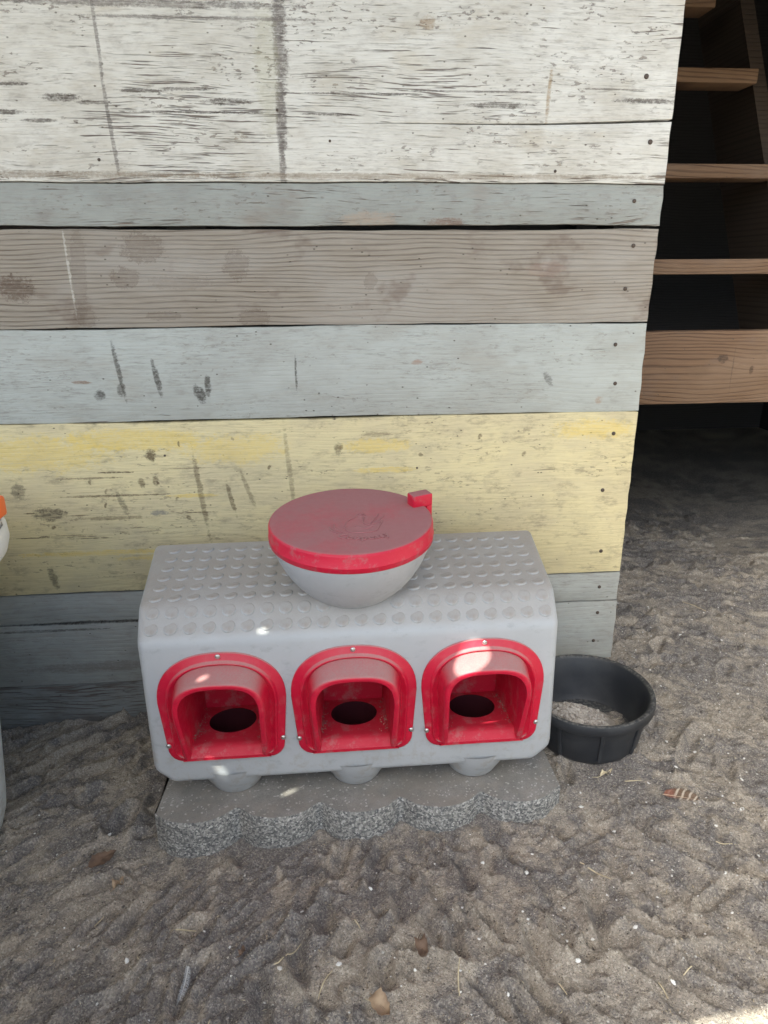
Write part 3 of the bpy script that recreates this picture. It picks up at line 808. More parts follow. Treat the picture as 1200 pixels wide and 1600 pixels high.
body_me = make_body()
body = link('body', body_me, MAT_GREY, feeder)
cut_objs = []
for i in range(3):
    cx = (i - 1) * 0.2295
    vv_, ff_ = loft([ring_y([(x * 0.86 + cx, 0.108 + (z - 0.099) * 0.88) for x, z in A_out], -0.05), ring_y([(x * 0.86 + cx, 0.108 + (z - 0.099) * 0.88) for x, z in A_out], 0.20)], True, True)
    cm = pydata('cut', vv_, ff_)
    bmx = bmesh.new(); bmx.from_mesh(cm); bmesh.ops.recalc_face_normals(bmx, faces=bmx.faces[:]); bmx.to_mesh(cm); bmx.free()
    co_ = bpy.data.objects.new('cut', cm); COL.objects.link(co_); co_.parent = feeder
    cut_objs.append(co_)
for i in range(3):
    vv_, ff_ = lathe([(0.047, 0.053), (0.047, 0.16)], 32, True)
    cm = pydata('cut', [(x + (i - 1) * 0.2295, y + 0.082, z) for x, y, z in vv_], ff_)
    bmx = bmesh.new(); bmx.from_mesh(cm); bmesh.ops.recalc_face_normals(bmx, faces=bmx.faces[:]); bmx.to_mesh(cm); bmx.free()
    co_ = bpy.data.objects.new('cut', cm); COL.objects.link(co_); co_.parent = feeder
    cut_objs.append(co_)
for c_ in cut_objs:
    md = body.modifiers.new('b', 'BOOLEAN'); md.operation = 'DIFFERENCE'; md.object = c_; md.solver = 'EXACT'
nb = evaluated(body)
body.modifiers.clear()
body.data = nb
for c_ in cut_objs: bpy.data.objects.remove(c_)
if len(nb.materials) == 0: nb.materials.append(MAT_GREY)
shade(nb, 28)

# raised nubs on the top and on the front slope
def nub_mesh(r=0.0122, h=0.0020, n=20):
    v, f = lathe([(r * 1.06, -0.0016), (r * 1.0, h * 0.30), (r * 0.92, h * 0.75), (r * 0.80, h), (r * 0.45, h * 0.97), (0.0, h * 0.95)], n)
    me = pydata('nub', v, f); shade(me, 70); me.materials.append(MAT_GREY); return me
NUB = nub_mesh()
ang_top = math.atan2(H2 - H1, B2 - B1); ang_fr = math.atan2(H1 - H0, B1)
HOP = Vector((0.006, 0.128))     # hopper centre (local x, y)
cols = 22
for row in range(8):
    if row < 6:
        t = 0.020 + row * 0.0345
        y, z, tilt = B1 + math.cos(ang_top) * t, H1 + math.sin(ang_top) * t, ang_top
    else:
        t = 0.013 + (row - 6) * 0.029
        y, z, tilt = math.cos(ang_fr) * (t + 0.012), H0 + math.sin(ang_fr) * (t + 0.012), ang_fr
    for c in range(cols):
        x = (c - (cols - 1) / 2) * 0.0324
        if (Vector((x, y)) - HOP).length < 0.098 - (0.01 if row < 6 else 0): continue
        o = link('nub', NUB, None, body, None, (x, y, z - 0.0008), (tilt - 0.17, -0.09, 0))

def make_flange():
    c = (0.0, 0.205)
    def sc(k, dz=0.0): return None
    L = [ring_y(A_out, 0.002), ring_y(A_out, -0.0028)]
    def inset(d, e=0.0): return arch(0.1105 - d, ZB + min(d, 0.012) , 0.222 - d * 0.15, ZT - d, max(0.028 - d * 0.7, 0.006), flare=0.008 - d * 0.15)
    L += [ring_y(inset(0.0012), -0.0040), ring_y(inset(0.0135), -0.0042), ring_y(inset(0.0150), -0.0060), ring_y(inset(0.0165), -0.0095), ring_y(inset(0.0182), -0.0105), ring_y(inset(0.0200), -0.0098),
          ring_y(inset(0.0220), -0.0072), ring_y(inset(0.031), -0.0062)]
    return L
def make_port():
    """hood: arch that juts out at the top and runs flush at the foot; chute behind it"""
    # arch path parameter: from bottom left, up, over, down to bottom right
    def path(hw, zb, zs, zt, e=2.5, n=26, m=10, fl=0.004):
        P = []
        for k in range(m): P.append((-hw + fl * (1 - k / m), zb + (zs - zb) * k / m))
        for k in range(n + 1):
            a = math.pi * (1 - k / n); c_, s_ = math.cos(a), math.sin(a)
            P.append((hw * math.copysign(abs(c_) ** (2 / e), c_), zs + (zt - zs) * abs(s_) ** (2 / e)))
        for k in range(m - 1, -1, -1): P.append((hw - fl * (1 - k / m), zb + (zs - zb) * k / m))
        return P
    zb, ztop = 0.105, 0.288
    root = path(0.0825, zb, 0.222, 0.2935, 2.6)
    lipo = path(0.0760, zb + 0.002, 0.222, 0.2815, 2.9)
    lipi = path(0.0672, zb + 0.002, 0.218, 0.2722, 2.9)
    inn = path(0.0655, zb + 0.004, 0.218, 0.2722, 2.9)
    bk = path(0.0610, zb + 0.004, 0.214, 0.2650, 2.9)
    def p_out(z): 
        t = min(max((z - zb) / (0.225 - zb), 0), 1)
        return 0.040 * (t ** 0.8)
    lay = []
    lay.append([(x, -0.0062, z) for x, z in root])
    for s in (0.12, 0.35, 0.65, 0.9):
        lay.append([(rx + (lx - rx) * s ** 0.8, -0.007 - s * p_out(lz), rz + (lz - rz) * s ** 0.9) for (rx, rz), (lx, lz) in zip(root, lipo)])
    lay.append([(x, -0.007 - p_out(z) - 0.0000, z) for x, z in lipo])
    lay.append([(x * 0.975, -0.007 - p_out(z) - 0.0022, z - 0.0012) for x, z in lipo])
    lay.append([((a + c_) / 2, -0.007 - p_out(b) - 0.0026, (b + d) / 2) for (a, b), (c_, d) in zip(lipo, lipi)])
    lay.append([(x, -0.007 - p_out(z) - 0.0010, z) for x, z in lipi])
    lay.append([(x, -0.002 - 0.55 * p_out(z), z) for x, z in inn])
    lay.append([(x, 0.008, z) for x, z in inn])
    n = len(root)
    v, f = [], []
    for L in lay: v += L
    for i in range(len(lay) - 1):
        for k in range(n - 1):
            f.append((i * n + k, (i + 1) * n + k, (i + 1) * n + k + 1, i * n + k + 1))
    hood = pydata('hood', v, f)
    # chute: side walls and roof, floor with a round well, back wall
    D = 0.132
    v, f = [], []
    v += [(x, 0.006, z) for x, z in inn] + [(x, D, z) for x, z in bk]
    for k in range(n - 1): f.append((k, n + k, n + k + 1, k + 1))
    b0 = len(v)
    f.append(tuple(n + k for k in range(n)))                       # back wall
    ch = pydata('chute', v, f)
    # floor: lip band at the front, then the floor with the well hole
    zl, zf0, zf1 = zb + 0.003, zb + 0.020, zb + 0.012
    cxh, cyh, rh = 0.0, 0.082, 0.044
    def fz(y): return zf0 + (zf1 - zf0) * (y - 0.012) / (D - 0.012)
    outer_ = [(-0.064, 0.012), (0.064, 0.012), (0.0605, D), (-0.0605, D)]
    hole = [(cxh + rh * math.cos(t), cyh + rh * 0.95 * math.sin(t)) for t in [2 * math.pi * k / 40 for k in range(40)]]
    tr = tessellate_polygon([[Vector((x, y, 0)) for x, y in outer_], [Vector((x, y, 0)) for x, y in reversed(hole)]])
    allp = outer_ + list(reversed(hole))
    v = [(x, y, fz(y)) for x, y in allp]; f = [tuple(t) for t in tr]
    o = len(v)
    v += [(-0.0775, -0.0105, zl - 0.004), (0.0775, -0.0105, zl - 0.004), (-0.070, -0.0110, zl + 0.002), (0.070, -0.0110, zl + 0.002), (-0.066, -0.002, zf0 - 0.003), (0.066, -0.002, zf0 - 0.003), (-0.066, 0.004, zf0), (0.066, 0.004, zf0), (-0.064, 0.012, zf0), (0.064, 0.012, zf0), (-0.0775, -0.004, zl - 0.006), (0.0775, -0.004, zl - 0.006)]
    for a in (0, 2, 4, 6): f.append((o + a, o + a + 1, o + a + 3, o + a + 2))
    f.append((o + 10, o + 11, o + 1, o))
    fl = pydata('floor', v, f)
    # well
    v, f = lathe([(rh, 0.0), (rh * 0.99, -0.004), (rh * 0.86, -0.050), (0.0, -0.055)], 40)
    v = [(x + cxh, y * 0.95 + cyh, z + fz(cyh + y * 0.95) if i < 40 else z + fz(cyh)) for i, (x, y, z) in enumerate(v)]
    well = pydata('well', v, f)
    for me in (hood, ch, fl, well):
        b = bmesh.new(); b.from_mesh(me); bmesh.ops.recalc_face_normals(b, faces=b.faces[:]); b.to_mesh(me); b.free()
    return hood, ch, fl, well
fl_v, fl_f = loft(make_flange())
FLANGE = pydata('flange', fl_v, fl_f); FLANGE.materials.append(MAT_RED)
HOOD, CHUTE, FLOOR, WELL = make_port()
HOOD.materials.append(MAT_RED)
for me in (CHUTE, FLOOR): me.materials.append(MAT_REDIN)
WELL.materials.append(MAT_PIT_SHADE)
for me, a in ((FLANGE, 50), (HOOD, 60), (CHUTE, 50), (FLOOR, 30), (WELL, 40)): shade(me, a)
sv, sf = lathe([(0.0, -0.0026), (0.0020, -0.0025), (0.0036, -0.0018), (0.0047, -0.0004), (0.0049, 0.001)], 14)
SCREW = pydata('screw', [(x, z, y) for x, y, z in sv], sf); SCREW.materials.append(MAT_SCREW); shade(SCREW, 60)
sv, sf = lathe([(0.0, 0.0), (0.0013, 0.0), (0.0013, 0.0006)], 6)
SOCK = pydata('socket', [(x, z - 0.0028, y) for x, y, z in sv], sf); SOCK.materials.append(MAT_PIT_SHADE)
for i in range(3):
    px = (i - 1) * 0.2295
    port = link('feed_port', FLANGE, None, feeder, None, (px, 0, 0))
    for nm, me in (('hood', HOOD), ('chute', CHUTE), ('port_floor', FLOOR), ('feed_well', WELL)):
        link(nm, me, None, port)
    for (sx, sz) in ((0.0, 0.3085), (-0.1005, 0.134), (0.1005, 0.138)):
        s = link('screw', SCREW, None, port, None, (sx, -0.0040, sz))
    cr = random.Random(40 + i); V_, F_ = [], []
    for k in range(150):
        sd = cr.choice((-1, 1)); yy_ = cr.uniform(0.008, 0.125); xx_ = sd * (0.0625 - 0.004 * yy_ / 0.13 - abs(cr.gauss(0, 0.006)))
        if cr.random() < 0.12: xx_ = cr.uniform(-0.06, 0.06)
        if (xx_ ** 2 + ((yy_ - 0.082) / 0.95) ** 2) < 0.047 ** 2: continue
        zz_ = 0.125 - 0.008 * (yy_ - 0.012) / 0.12 + max(0, abs(xx_) - 0.052) * cr.uniform(0.0, 1.6)
        rr_ = cr.uniform(0.0005, 0.0013); o_ = len(V_)
        for (p, q, r) in ((1, 0, 0), (0, 1, 0), (-1, 0, 0), (0, -1, 0), (0, 0, 0.8), (0, 0, -0.8)):
            V_.append((xx_ + p * rr_ * cr.uniform(.7, 1.3), yy_ + q * rr_ * cr.uniform(.7, 1.3), zz_ + r * rr_))
        F_ += [(o_ + a, o_ + b, o_ + c) for a, b, c in ((0, 1, 4), (1, 2, 4), (2, 3, 4), (3, 0, 4), (1, 0, 5), (2, 1, 5), (3, 2, 5), (0, 3, 5))]
    crumbs = link('feed_crumbs', pydata('crumbs', V_, F_), MAT_CRUMB, port); crumbs['kind'] = 'stuff'
    # conical cup under the body
    v, f = lathe([(0.076, 0.066), (0.071, 0.050), (0.063, 0.032), (0.052, 0.013), (0.0475, 0.004), (0.045, 0.001), (0.042, 0.0), (0.0, 0.0)], 44)
    cup = link('feed_cup', pydata('cup', v, f), MAT_GREY, feeder, 50, (px, 0.069, 0.0))

# hopper, lid, latch
HZ = 0.458
LT = R(4.5)
hop = empty_loc = (HOP.x, HOP.y + 0.005, 0)
v, f = lathe([(0.140 * (0.72 * (1 - ((0.486 - z_) / 0.128) ** 2.0) ** 0.5 + 0.28 * (1 - (0.486 - z_) / 0.16)), z_) for z_ in (0.362, 0.368, 0.376, 0.386, 0.398, 0.412, 0.426, 0.442, 0.458, 0.474, 0.486)] + [(0.140, 0.496)], 64)
hopper = link('hopper', pydata('hopper', v, f), MAT_GREY, feeder, 50, (HOP.x, HOP.y + 0.004, -0.006), (LT, 0, 0))
prof = [(0.1395, 0.0), (0.1435, 0.0), (0.1447, 0.0012), (0.1450, 0.0080), (0.1456, 0.0090), (0.1456, 0.0102), (0.1447, 0.0112), (0.1440, 0.0290), (0.1425, 0.0325), (0.1395, 0.0340), (0.1350, 0.0342), (0.07, 0.0346), (0.0, 0.0348)]
v, f = lathe(prof, 96)
lid = link('lid', pydata('lid', v, f), MAT_LID, feeder, 50, (HOP.x, HOP.y + 0.004 - 0.036, 0.480), (LT, 0, 0))
lat = box_mesh(0.118, 0.1585, -0.013, 0.013, 0.031, 0.0555, 0.0035, 3)
b = bmesh.new(); b.from_mesh(lat)
t2 = box_mesh(0.1462, 0.1582, -0.0122, 0.0122, -0.006, 0.045, 0.0025, 2)
b.from_mesh(t2)
lat = mesh_of(b)
latch = link('latch', lat, MAT_LID, lid, 40, None, (0, 0, R(22)))
# moulded emblem: lettering on a bow and a hen above it
cu = bpy.data.curves.new('lettering', 'FONT'); cu.body = 'Coopeasy'; cu.size = 0.0235; cu.align_x = 'CENTER'; cu.extrude = 0.0011; cu.bevel_depth = 0.00035; cu.resolution_u = 3
to = bpy.data.objects.new('lettering', cu); COL.objects.link(to)
tm = evaluated(to); bpy.data.objects.remove(to)
RT = 0.088
for q in tm.vertices:
    a = q.co.x / RT; r = RT - q.co.y
    q.co = (0.018 + r * math.sin(a), -r * math.cos(a) - 0.004, 0.0348 + q.co.z)
tm.materials.clear()
link('lettering', tm, MAT_EMB, lid)
def stroke(pts, w=0.0014):
    P = []
    for i in range(len(pts) - 1):
        for s in range(5):
            t = s / 5
            p0 = pts[max(i - 1, 0)]; p1 = pts[i]; p2 = pts[i + 1]; p3 = pts[min(i + 2, len(pts) - 1)]
            P.append(tuple(0.5 * ((2 * p1[k]) + (-p0[k] + p2[k]) * t + (2 * p0[k] - 5 * p1[k] + 4 * p2[k] - p3[k]) * t * t + (-p0[k] + 3 * p1[k] - 3 * p2[k] + p3[k]) * t ** 3) for k in range(2)))
    P.append(pts[-1])
    return tube([(x + 0.018, y, 0.0348) for x, y in P], w, 6)
strokes = [[(-0.030, -0.044), (-0.022, -0.060), (0.0, -0.064), (0.022, -0.058), (0.030, -0.036), (0.036, -0.018)], [(-0.030, -0.044), (-0.026, -0.020), (-0.014, -0.004), (-0.004, 0.004), (0.004, -0.004), (0.002, -0.022), (0.012, -0.034), (0.036, -0.018)],
           [(0.014, -0.030), (0.026, -0.004), (0.030, 0.010)], [(0.020, -0.030), (0.034, -0.010), (0.040, 0.002)], [(-0.008, 0.004), (-0.006, 0.012), (0.0, 0.008), (0.004, 0.014), (0.007, 0.006)], [(-0.012, -0.038), (0.004, -0.048), (0.018, -0.040)], [(-0.034, -0.06), (-0.046, -0.044), (-0.048, -0.028)], [(-0.042, -0.064), (-0.054, -0.050), (-0.056, -0.036)]]
V, Fc = [], []
for s in strokes:
    v, f = stroke(s); o = len(V); V += v; Fc += [tuple(k + o for k in q) for q in f]
link('hen_emblem', pydata('emblem', V, Fc), MAT_EMB, lid, 60)

# ------------------------------------------------------------------ rubber pan and pellets
PX, PY = 0.528, -0.238
PZ = gz(PX, PY - 0.05) - 0.004
pan = empty('feed_pan', (PX, PY, PZ), (R(1.0), R(-1.5), 0), label='round black rubber feed pan on the sand beside the feeder', cat='pan')
v, f = lathe([(0.0, 0.0), (0.098, 0.0), (0.106, 0.004), (0.110, 0.012), (0.117, 0.060), (0.1215, 0.086), (0.1225, 0.088), (0.1315, 0.0885), (0.1335, 0.0905), (0.1340, 0.106), (0.1325, 0.110), (0.1290, 0.1115), (0.1245, 0.1100), (0.1210, 0.106), (0.1150, 0.070), (0.1060, 0.024), (0.0980, 0.014), (0.0, 0.012)], 72)
link('bowl', pydata('bowl', v, f), MAT_RUBBER, pan, 45)
rib = box_mesh(-0.0035, 0.0035, -0.004, 0.004, -0.036, 0.036, 0.0015, 2)
for q in rib.vertices: q.co.x += 0.155 * q.co.z
for k in range(9):
    a = 2 * math.pi * k / 9 + R(-96)
    link('rib', rib, MAT_RUBBER, pan, None, (0.1158 * math.cos(a), 0.1158 * math.sin(a), 0.048), Matrix.Rotation(a, 3, 'Z').to_euler())
def make_pellets():
    rng = random.Random(5)
    V, Fc = [], []
    n = 7
    for k in range(2600):
        r = 0.103 * math.sqrt(rng.random()); a = rng.uniform(0, 2 * math.pi)
        x, y = r * math.cos(a), r * math.sin(a)
        if (x + 0.045) ** 2 + (y + 0.030) ** 2 > (0.088 + rng.gauss(0, 0.008)) ** 2: continue
        top = 0.013 + 0.064 * math.exp(-((x + 0.045) ** 2 + (y + 0.03) ** 2) / 0.0062) 
        L = rng.uniform(0.0028, 0.0055); rr = rng.uniform(0.0027, 0.0038)
        m = Matrix.Translation((x, y, top + rng.uniform(-0.003, 0.0030))) @ Matrix.Rotation(rng.uniform(0, 6.28), 4, 'Z') @ Matrix.Rotation(rng.gauss(1.57, 0.5), 4, 'X')
        o = len(V)
        for s in (-1, 1):
            for q in range(n):
                t = 2 * math.pi * q / n
                V.append(m @ Vector((rr * math.cos(t), rr * math.sin(t), s * L)))
        for q in range(n): Fc.append((o + q, o + (q + 1) % n, o + n + (q + 1) % n, o + n + q))
        Fc.append(tuple(o + q for q in reversed(range(n)))); Fc.append(tuple(o + n + q for q in range(n)))
    # heap below the loose pellets
    o = len(V); S = 24
    for i in range(7):
        for q in range(S):
            r = 0.104 * i / 6; t = 2 * math.pi * q / S
            x, y = r * math.cos(t), r * math.sin(t)
            V.append(Vector((x, y, 0.0080 + 0.064 * math.exp(-((x + 0.045) ** 2 + (y + 0.03) ** 2) / 0.0062))))
    for i in range(6):
        for q in range(S): Fc.append((o + i * S + q, o + (i + 1) * S + q, o + (i + 1) * S + (q + 1) % S, o + i * S + (q + 1) % S))
    return pydata('pellets', V, Fc)
T = NT('feed_pellets')
rp = T.geo('Random Per Island')
T.set('Base Color', T.mix(T.noise(T.co(), 300, 2), T.ramp(rp, [(0.0, (0.24, 0.205, 0.175)), (0.5, (0.43, 0.39, 0.345)), (1.0, (0.62, 0.575, 0.52))]), (0.38, 0.34, 0.30))).set('Roughness', 0.9)
pel = link('feed_pellets', make_pellets(), T.m, None, None, (PX, PY, PZ), (R(1.0), R(-1.5), 0))
tag(pel, 'heap of pale brown feed pellets inside the black pan', 'feed pellets', None, 'stuff')

# ------------------------------------------------------------------ waterer at the left edge
WX, WY = -0.760, -0.380
waterer = empty('bucket', (WX, WY, gz(WX, WY) - 0.004), label='white plastic bucket with orange handle at the left edge, standing on the sand', cat='bucket')
wz0 = waterer.location.z
MAT_PAIL = make_plastic('pale_pail_plastic', (0.60, 0.655, 0.69), (0.34, 0.31, 0.28), 0.3, 0.4)
MAT_WLID = make_plastic('white_lid_plastic', (0.80, 0.80, 0.78), (0.45, 0.42, 0.38), 0.25, 0.4)
v, f = lathe([(0.0, 0.0), (0.095, 0.0), (0.113, 0.006), (0.126, 0.022), (0.135, 0.050), (0.140, 0.085), (0.154, 0.23), (0.163, 0.31), (0.184, 0.50), (0.184, 0.515), (0.0, 0.515)], 72)
pail = link('pail', pydata('pail', v, f), MAT_PAIL, waterer, 50)
v, f = lathe([(0.186, 0.530), (0.208, 0.545), (0.221, 0.560), (0.2265, 0.578), (0.2255, 0.598), (0.217, 0.612), (0.190, 0.620), (0.0, 0.626)], 72)
wlid = link('pail_lid', pydata('plid', v, f), MAT_WLID, waterer, 50)
v, f = tube([(0.236, 0.0, 0.648), (0.2415, 0, 0.640), (0.2415, 0, 0.628), (0.234, 0, 0.618), (0.208, 0, 0.606)], 0.0022, 8)
link('wire_bail', pydata('bail', v, f), MAT_SCREW, wlid, 60)
oh = box_mesh(0.150, 0.246, -0.020, 0.020, 0.638, 0.672, 0.006, 3)
T = plain('orange_plastic', (0.85, 0.16, 0.03), 0.4); 
link('orange_grip', oh, T.m, waterer, 40)
v, f = lathe([(0.0, 0.012), (0.003, 0.012), (0.003, 0.006), (0.005, 0.005), (0.005, -0.006), (0.0, -0.006)], 10)
link('drinker_nipple', pydata('nip', [(z, x, y) for x, y, z in v], f), MAT_WLID, pail, 50, (0.152, 0.0, 0.225))

# ------------------------------------------------------------------ litter on the sand
def make_leafmat(name, c1, c2):
    T = NT(name); P = T.co()
    n = T.noise(P, 60, 4); 
    T.set('Base Color', T.mix(T.mr(n, 0.35, 0.65), c1, c2)).set('Roughness', 0.75)
    return T.m
MAT_STRAW = make_leafmat('straw', (0.62, 0.53, 0.36), (0.47, 0.39, 0.26))
MAT_LEAF = make_leafmat('dry_leaf', (0.17, 0.108, 0.072), (0.10, 0.062, 0.043))
MAT_TANLEAF = make_leafmat('pale_dry_leaf', (0.37, 0.27, 0.175), (0.24, 0.16, 0.105))
def straw(px, py, L, th, bend, label, w=0.0011):
    P = []
    for i in range(9):
        t = (i / 8 - 0.5)
        x = px + L * t * math.cos(th) - bend * (0.25 - t * t) * math.sin(th)
        y = py + L * t * math.sin(th) + bend * (0.25 - t * t) * math.cos(th)
        P.append((x, y, gz(x, y) + 0.0016 + 0.002 * abs(t)))
    zmid = [p[2] for p in P]; zs = np.convolve(np.pad(zmid, 2, 'edge'), np.ones(5) / 5, 'valid')
    o0 = Vector((px, py, float(zs.min()) - 0.001))
    v, f = tube([Vector((p[0], p[1], max(float(z), gz(p[0], p[1]) + 0.0008))) - o0 for p, z in zip(P, zs)], [w * (0.55 + 0.45 * math.sin(math.pi * min(i + 1.5, 8) / 9)) for i in range(9)], 6)
    o = link('straw', pydata('straw', v, f), MAT_STRAW, None, 70, o0)
    return tag(o, label, 'straw', 'straws on the sand')
straw(0.423, -0.581, 0.056, R(-48), 0.002, 'straight pale straw in front of the right end of the concrete block')
straw(0.160, -0.752, 0.044, R(80), 0.008, 'curved pale straw upright near the bottom middle of the picture')
straw(-0.078, -0.672, 0.036, R(55), 0.003, 'pale straw with a split end on sand below the middle port')
straw(-0.098, -0.694, 0.016, R(15), 0.003, 'short pale straw at the foot of the split straw')
straw(-0.250, -0.618, 0.034, R(20), 0.010, 'looped thin straw on sand below the left port')
straw(-0.030, -0.735, 0.040, R(60), 0.012, 'thin curved straw left of the brown leaves')
straw(0.660, -0.557, 0.026, R(-22), 0.003, 'short straw on sand below the brown striped feather')
straw(0.566, -0.398, 0.032, R(-5), 0.001, 'short pale straw just above the brown striped feather')
straw(0.484, -0.772, 0.020, R(30), 0.001, 'small straw near the lower right corner')
straw(0.438, -0.794, 0.022, R(-80), 0.001, 'small upright straw near the lower right corner')
straw(1.010, 0.225, 0.075, R(-65), 0.002, 'pale straw on the dim sand at the right edge')
straw(-0.19, -0.78, 0.022, R(70), 0.002, 'short straw beside the downy feather at the bottom left')
straw(0.02, -0.645, 0.016, R(-60), 0.001, 'tiny straw on sand in front of the block centre')
straw(-0.395, -0.575, 0.020, R(60), 0.002, 'short straw at lower left below the tan leaf')
straw(0.300, -0.78, 0.018, R(-70), 0.001, 'short straw lying between the curved straw and the sunlit corner')

def leaf(px, py, L, W, th, curl, mat, label, name='leaf', dz=0.003):
    n, m = 12, 6
    v, f = [], []
    for i in range(n + 1):
        t = i / n
        w = W * (math.sin(math.pi * t ** 0.8) ** 0.8) * (1 + 0.12 * math.sin(t * 31))
        for j in range(m + 1):
            s = j / m * 2 - 1
            x = (t - 0.5) * L; y = s * w / 2
            z = curl * (s * s) * w * 1.2 + curl * 0.02 * math.sin(t * 7) + 0.0012 * math.sin(t * 19 + s * 3)
            v.append((x, y, z))
    for i in range(n):
        for j in range(m):
            a = i * (m + 1) + j
            f.append((a, a + 1, a + m + 2, a + m + 1))
    me = pydata('leaf', v, f)
    b = bmesh.new(); b.from_mesh(me)
    bmesh.ops.solidify(b, geom=b.faces[:], thickness=0.0004)
    b.to_mesh(me); b.free()
    o = link(name, me, mat, None, 60, (px, py, gz(px, py) + dz), (R(6), R(-5), th))
    sv_, sf_ = tube([(-L / 2 - L * 0.45, 0.006, 0.001), (-L / 2 - L * 0.2, 0.0, 0.0015), (-L / 2 + 0.002, 0, 0.001), (L / 2 - 0.004, 0, 0.0008)], [0.0006, 0.0007, 0.0008, 0.0003], 6)
    link('stem', pydata('stem', sv_, sf_), mat, o, 60)
    return tag(o, label, 'leaf')
leaf(-0.383, -0.505, 0.024, 0.016, R(60), 0.35, MAT_TANLEAF, 'small curled tan dry leaf on sand left of the block')
leaf(-0.425, -0.452, 0.050, 0.028, R(35), 0.1, MAT_LEAF, 'brown dry leaf half sunk in sand left of the block', dz=0.0035)
leaf(0.113, -0.706, 0.028, 0.018, R(-80), 0.45, MAT_LEAF, 'small dark brown folded leaf with thin stalk on the front sand')
leaf(0.046, -0.778, 0.040, 0.024, R(-55), 0.30, MAT_TANLEAF, 'pale brown dry leaf at the bottom edge, centre')
leaf(0.524, -0.369, 0.032, 0.010, R(25), 0.3, MAT_STRAW, 'pale husk lying in front of the black pan')
leaf(-0.155, -0.668, 0.014, 0.011, R(75), 0.15, MAT_LEAF, 'small square dark brown leaf scrap below the left port')

def feather(px, py, L, W, th, kind, label):
    o = empty('feather', (px, py, gz(px, py) + 0.004), (R(4), R(3), th), label, 'feather')
    n = 46
    rach = [(L * (i / n - 0.5), 0.004 * math.sin(i / n * 2.2), 0.002 + 0.006 * (i / n - 0.5) ** 2) for i in range(n + 1)]
    v, f = tube(rach, [0.0010 * (1 - 0.8 * i / n) for i in range(n + 1)], 6)
    T = make_leafmat(kind + '_quill', (0.62, 0.48, 0.36), (0.52, 0.38, 0.27)) if kind == 'barred' else make_leafmat(kind + '_quill', (0.8, 0.8, 0.78), (0.7, 0.7, 0.68))
    link('quill', pydata('quill', v, f), T, o, 60)
    rng = random.Random(3)
    V, Fc = [], []
    for i in range(4, n * 3):
        t = i / (n * 3)
        x, y, z = [rach[int(t * n)][k] for k in range(3)]
        prof_ = math.sin(math.pi * min(1, 0.08 + t * 0.98)) ** 0.55
        for s in (-1, 1):
            w = W * prof_ * (1.0 if s > 0 else 0.32) * rng.uniform(0.85, 1.08)
            lean = 0.55 * w
            if kind == 'downy': lean = w * rng.uniform(-0.2, 0.9); zz = rng.uniform(0, 0.006)
            else: zz = 0.0
            a = Vector((x, y, z)); b_ = Vector((x + lean * 0.55, y + s * w * 0.6, z + 0.0022 + zz)); c_ = Vector((x + lean, y + s * w, z + 0.0005 + zz * 0.4))
            hw = Vector((L / n * 0.36, 0, 0))
            if kind == 'downy': hw *= 0.35
            k = len(V)
            V += [a - hw, a + hw, b_ - hw, b_ + hw, c_]
            Fc += [(k, k + 1, k + 3, k + 2), (k + 2, k + 3, k + 4)]
    M_ = NT(kind + '_vane')
    xx, yy, zz_ = M_.sep(M_.co())
    if kind == 'barred':
        bars = M_.math('SINE', M_.math('ADD', M_.math('MULTIPLY', M_.math('SUBTRACT', xx, M_.math('MULTIPLY', yy, 0.5)), 520), M_.math('MULTIPLY', M_.noise(M_.co(), 60, 2), 4)))
        c = M_.mix(M_.mr(bars, 0.2, 0.8), (0.17, 0.105, 0.065), (0.58, 0.50, 0.40))
        c = M_.mix(M_.mr(xx, -0.018, -0.005, 0.85, 0), c, (0.26, 0.085, 0.05))
    else: c = M_.mix(M_.noise(M_.co(), 50, 2), (0.66, 0.68, 0.70), (0.45, 0.45, 0.46))
    M_.set('Base Color', c).set('Roughness', 0.7)
    link('vane', pydata('vane', V, Fc), M_.m, o)
    return o
feather(0.630, -0.461, 0.066, 0.026, R(-18), 'barred', 'brown barred feather with pale bands on the sand below the pan')
feather(-0.236, -0.712, 0.055, 0.009, R(-100), 'downy', 'small wispy white downy feather on the front sand')

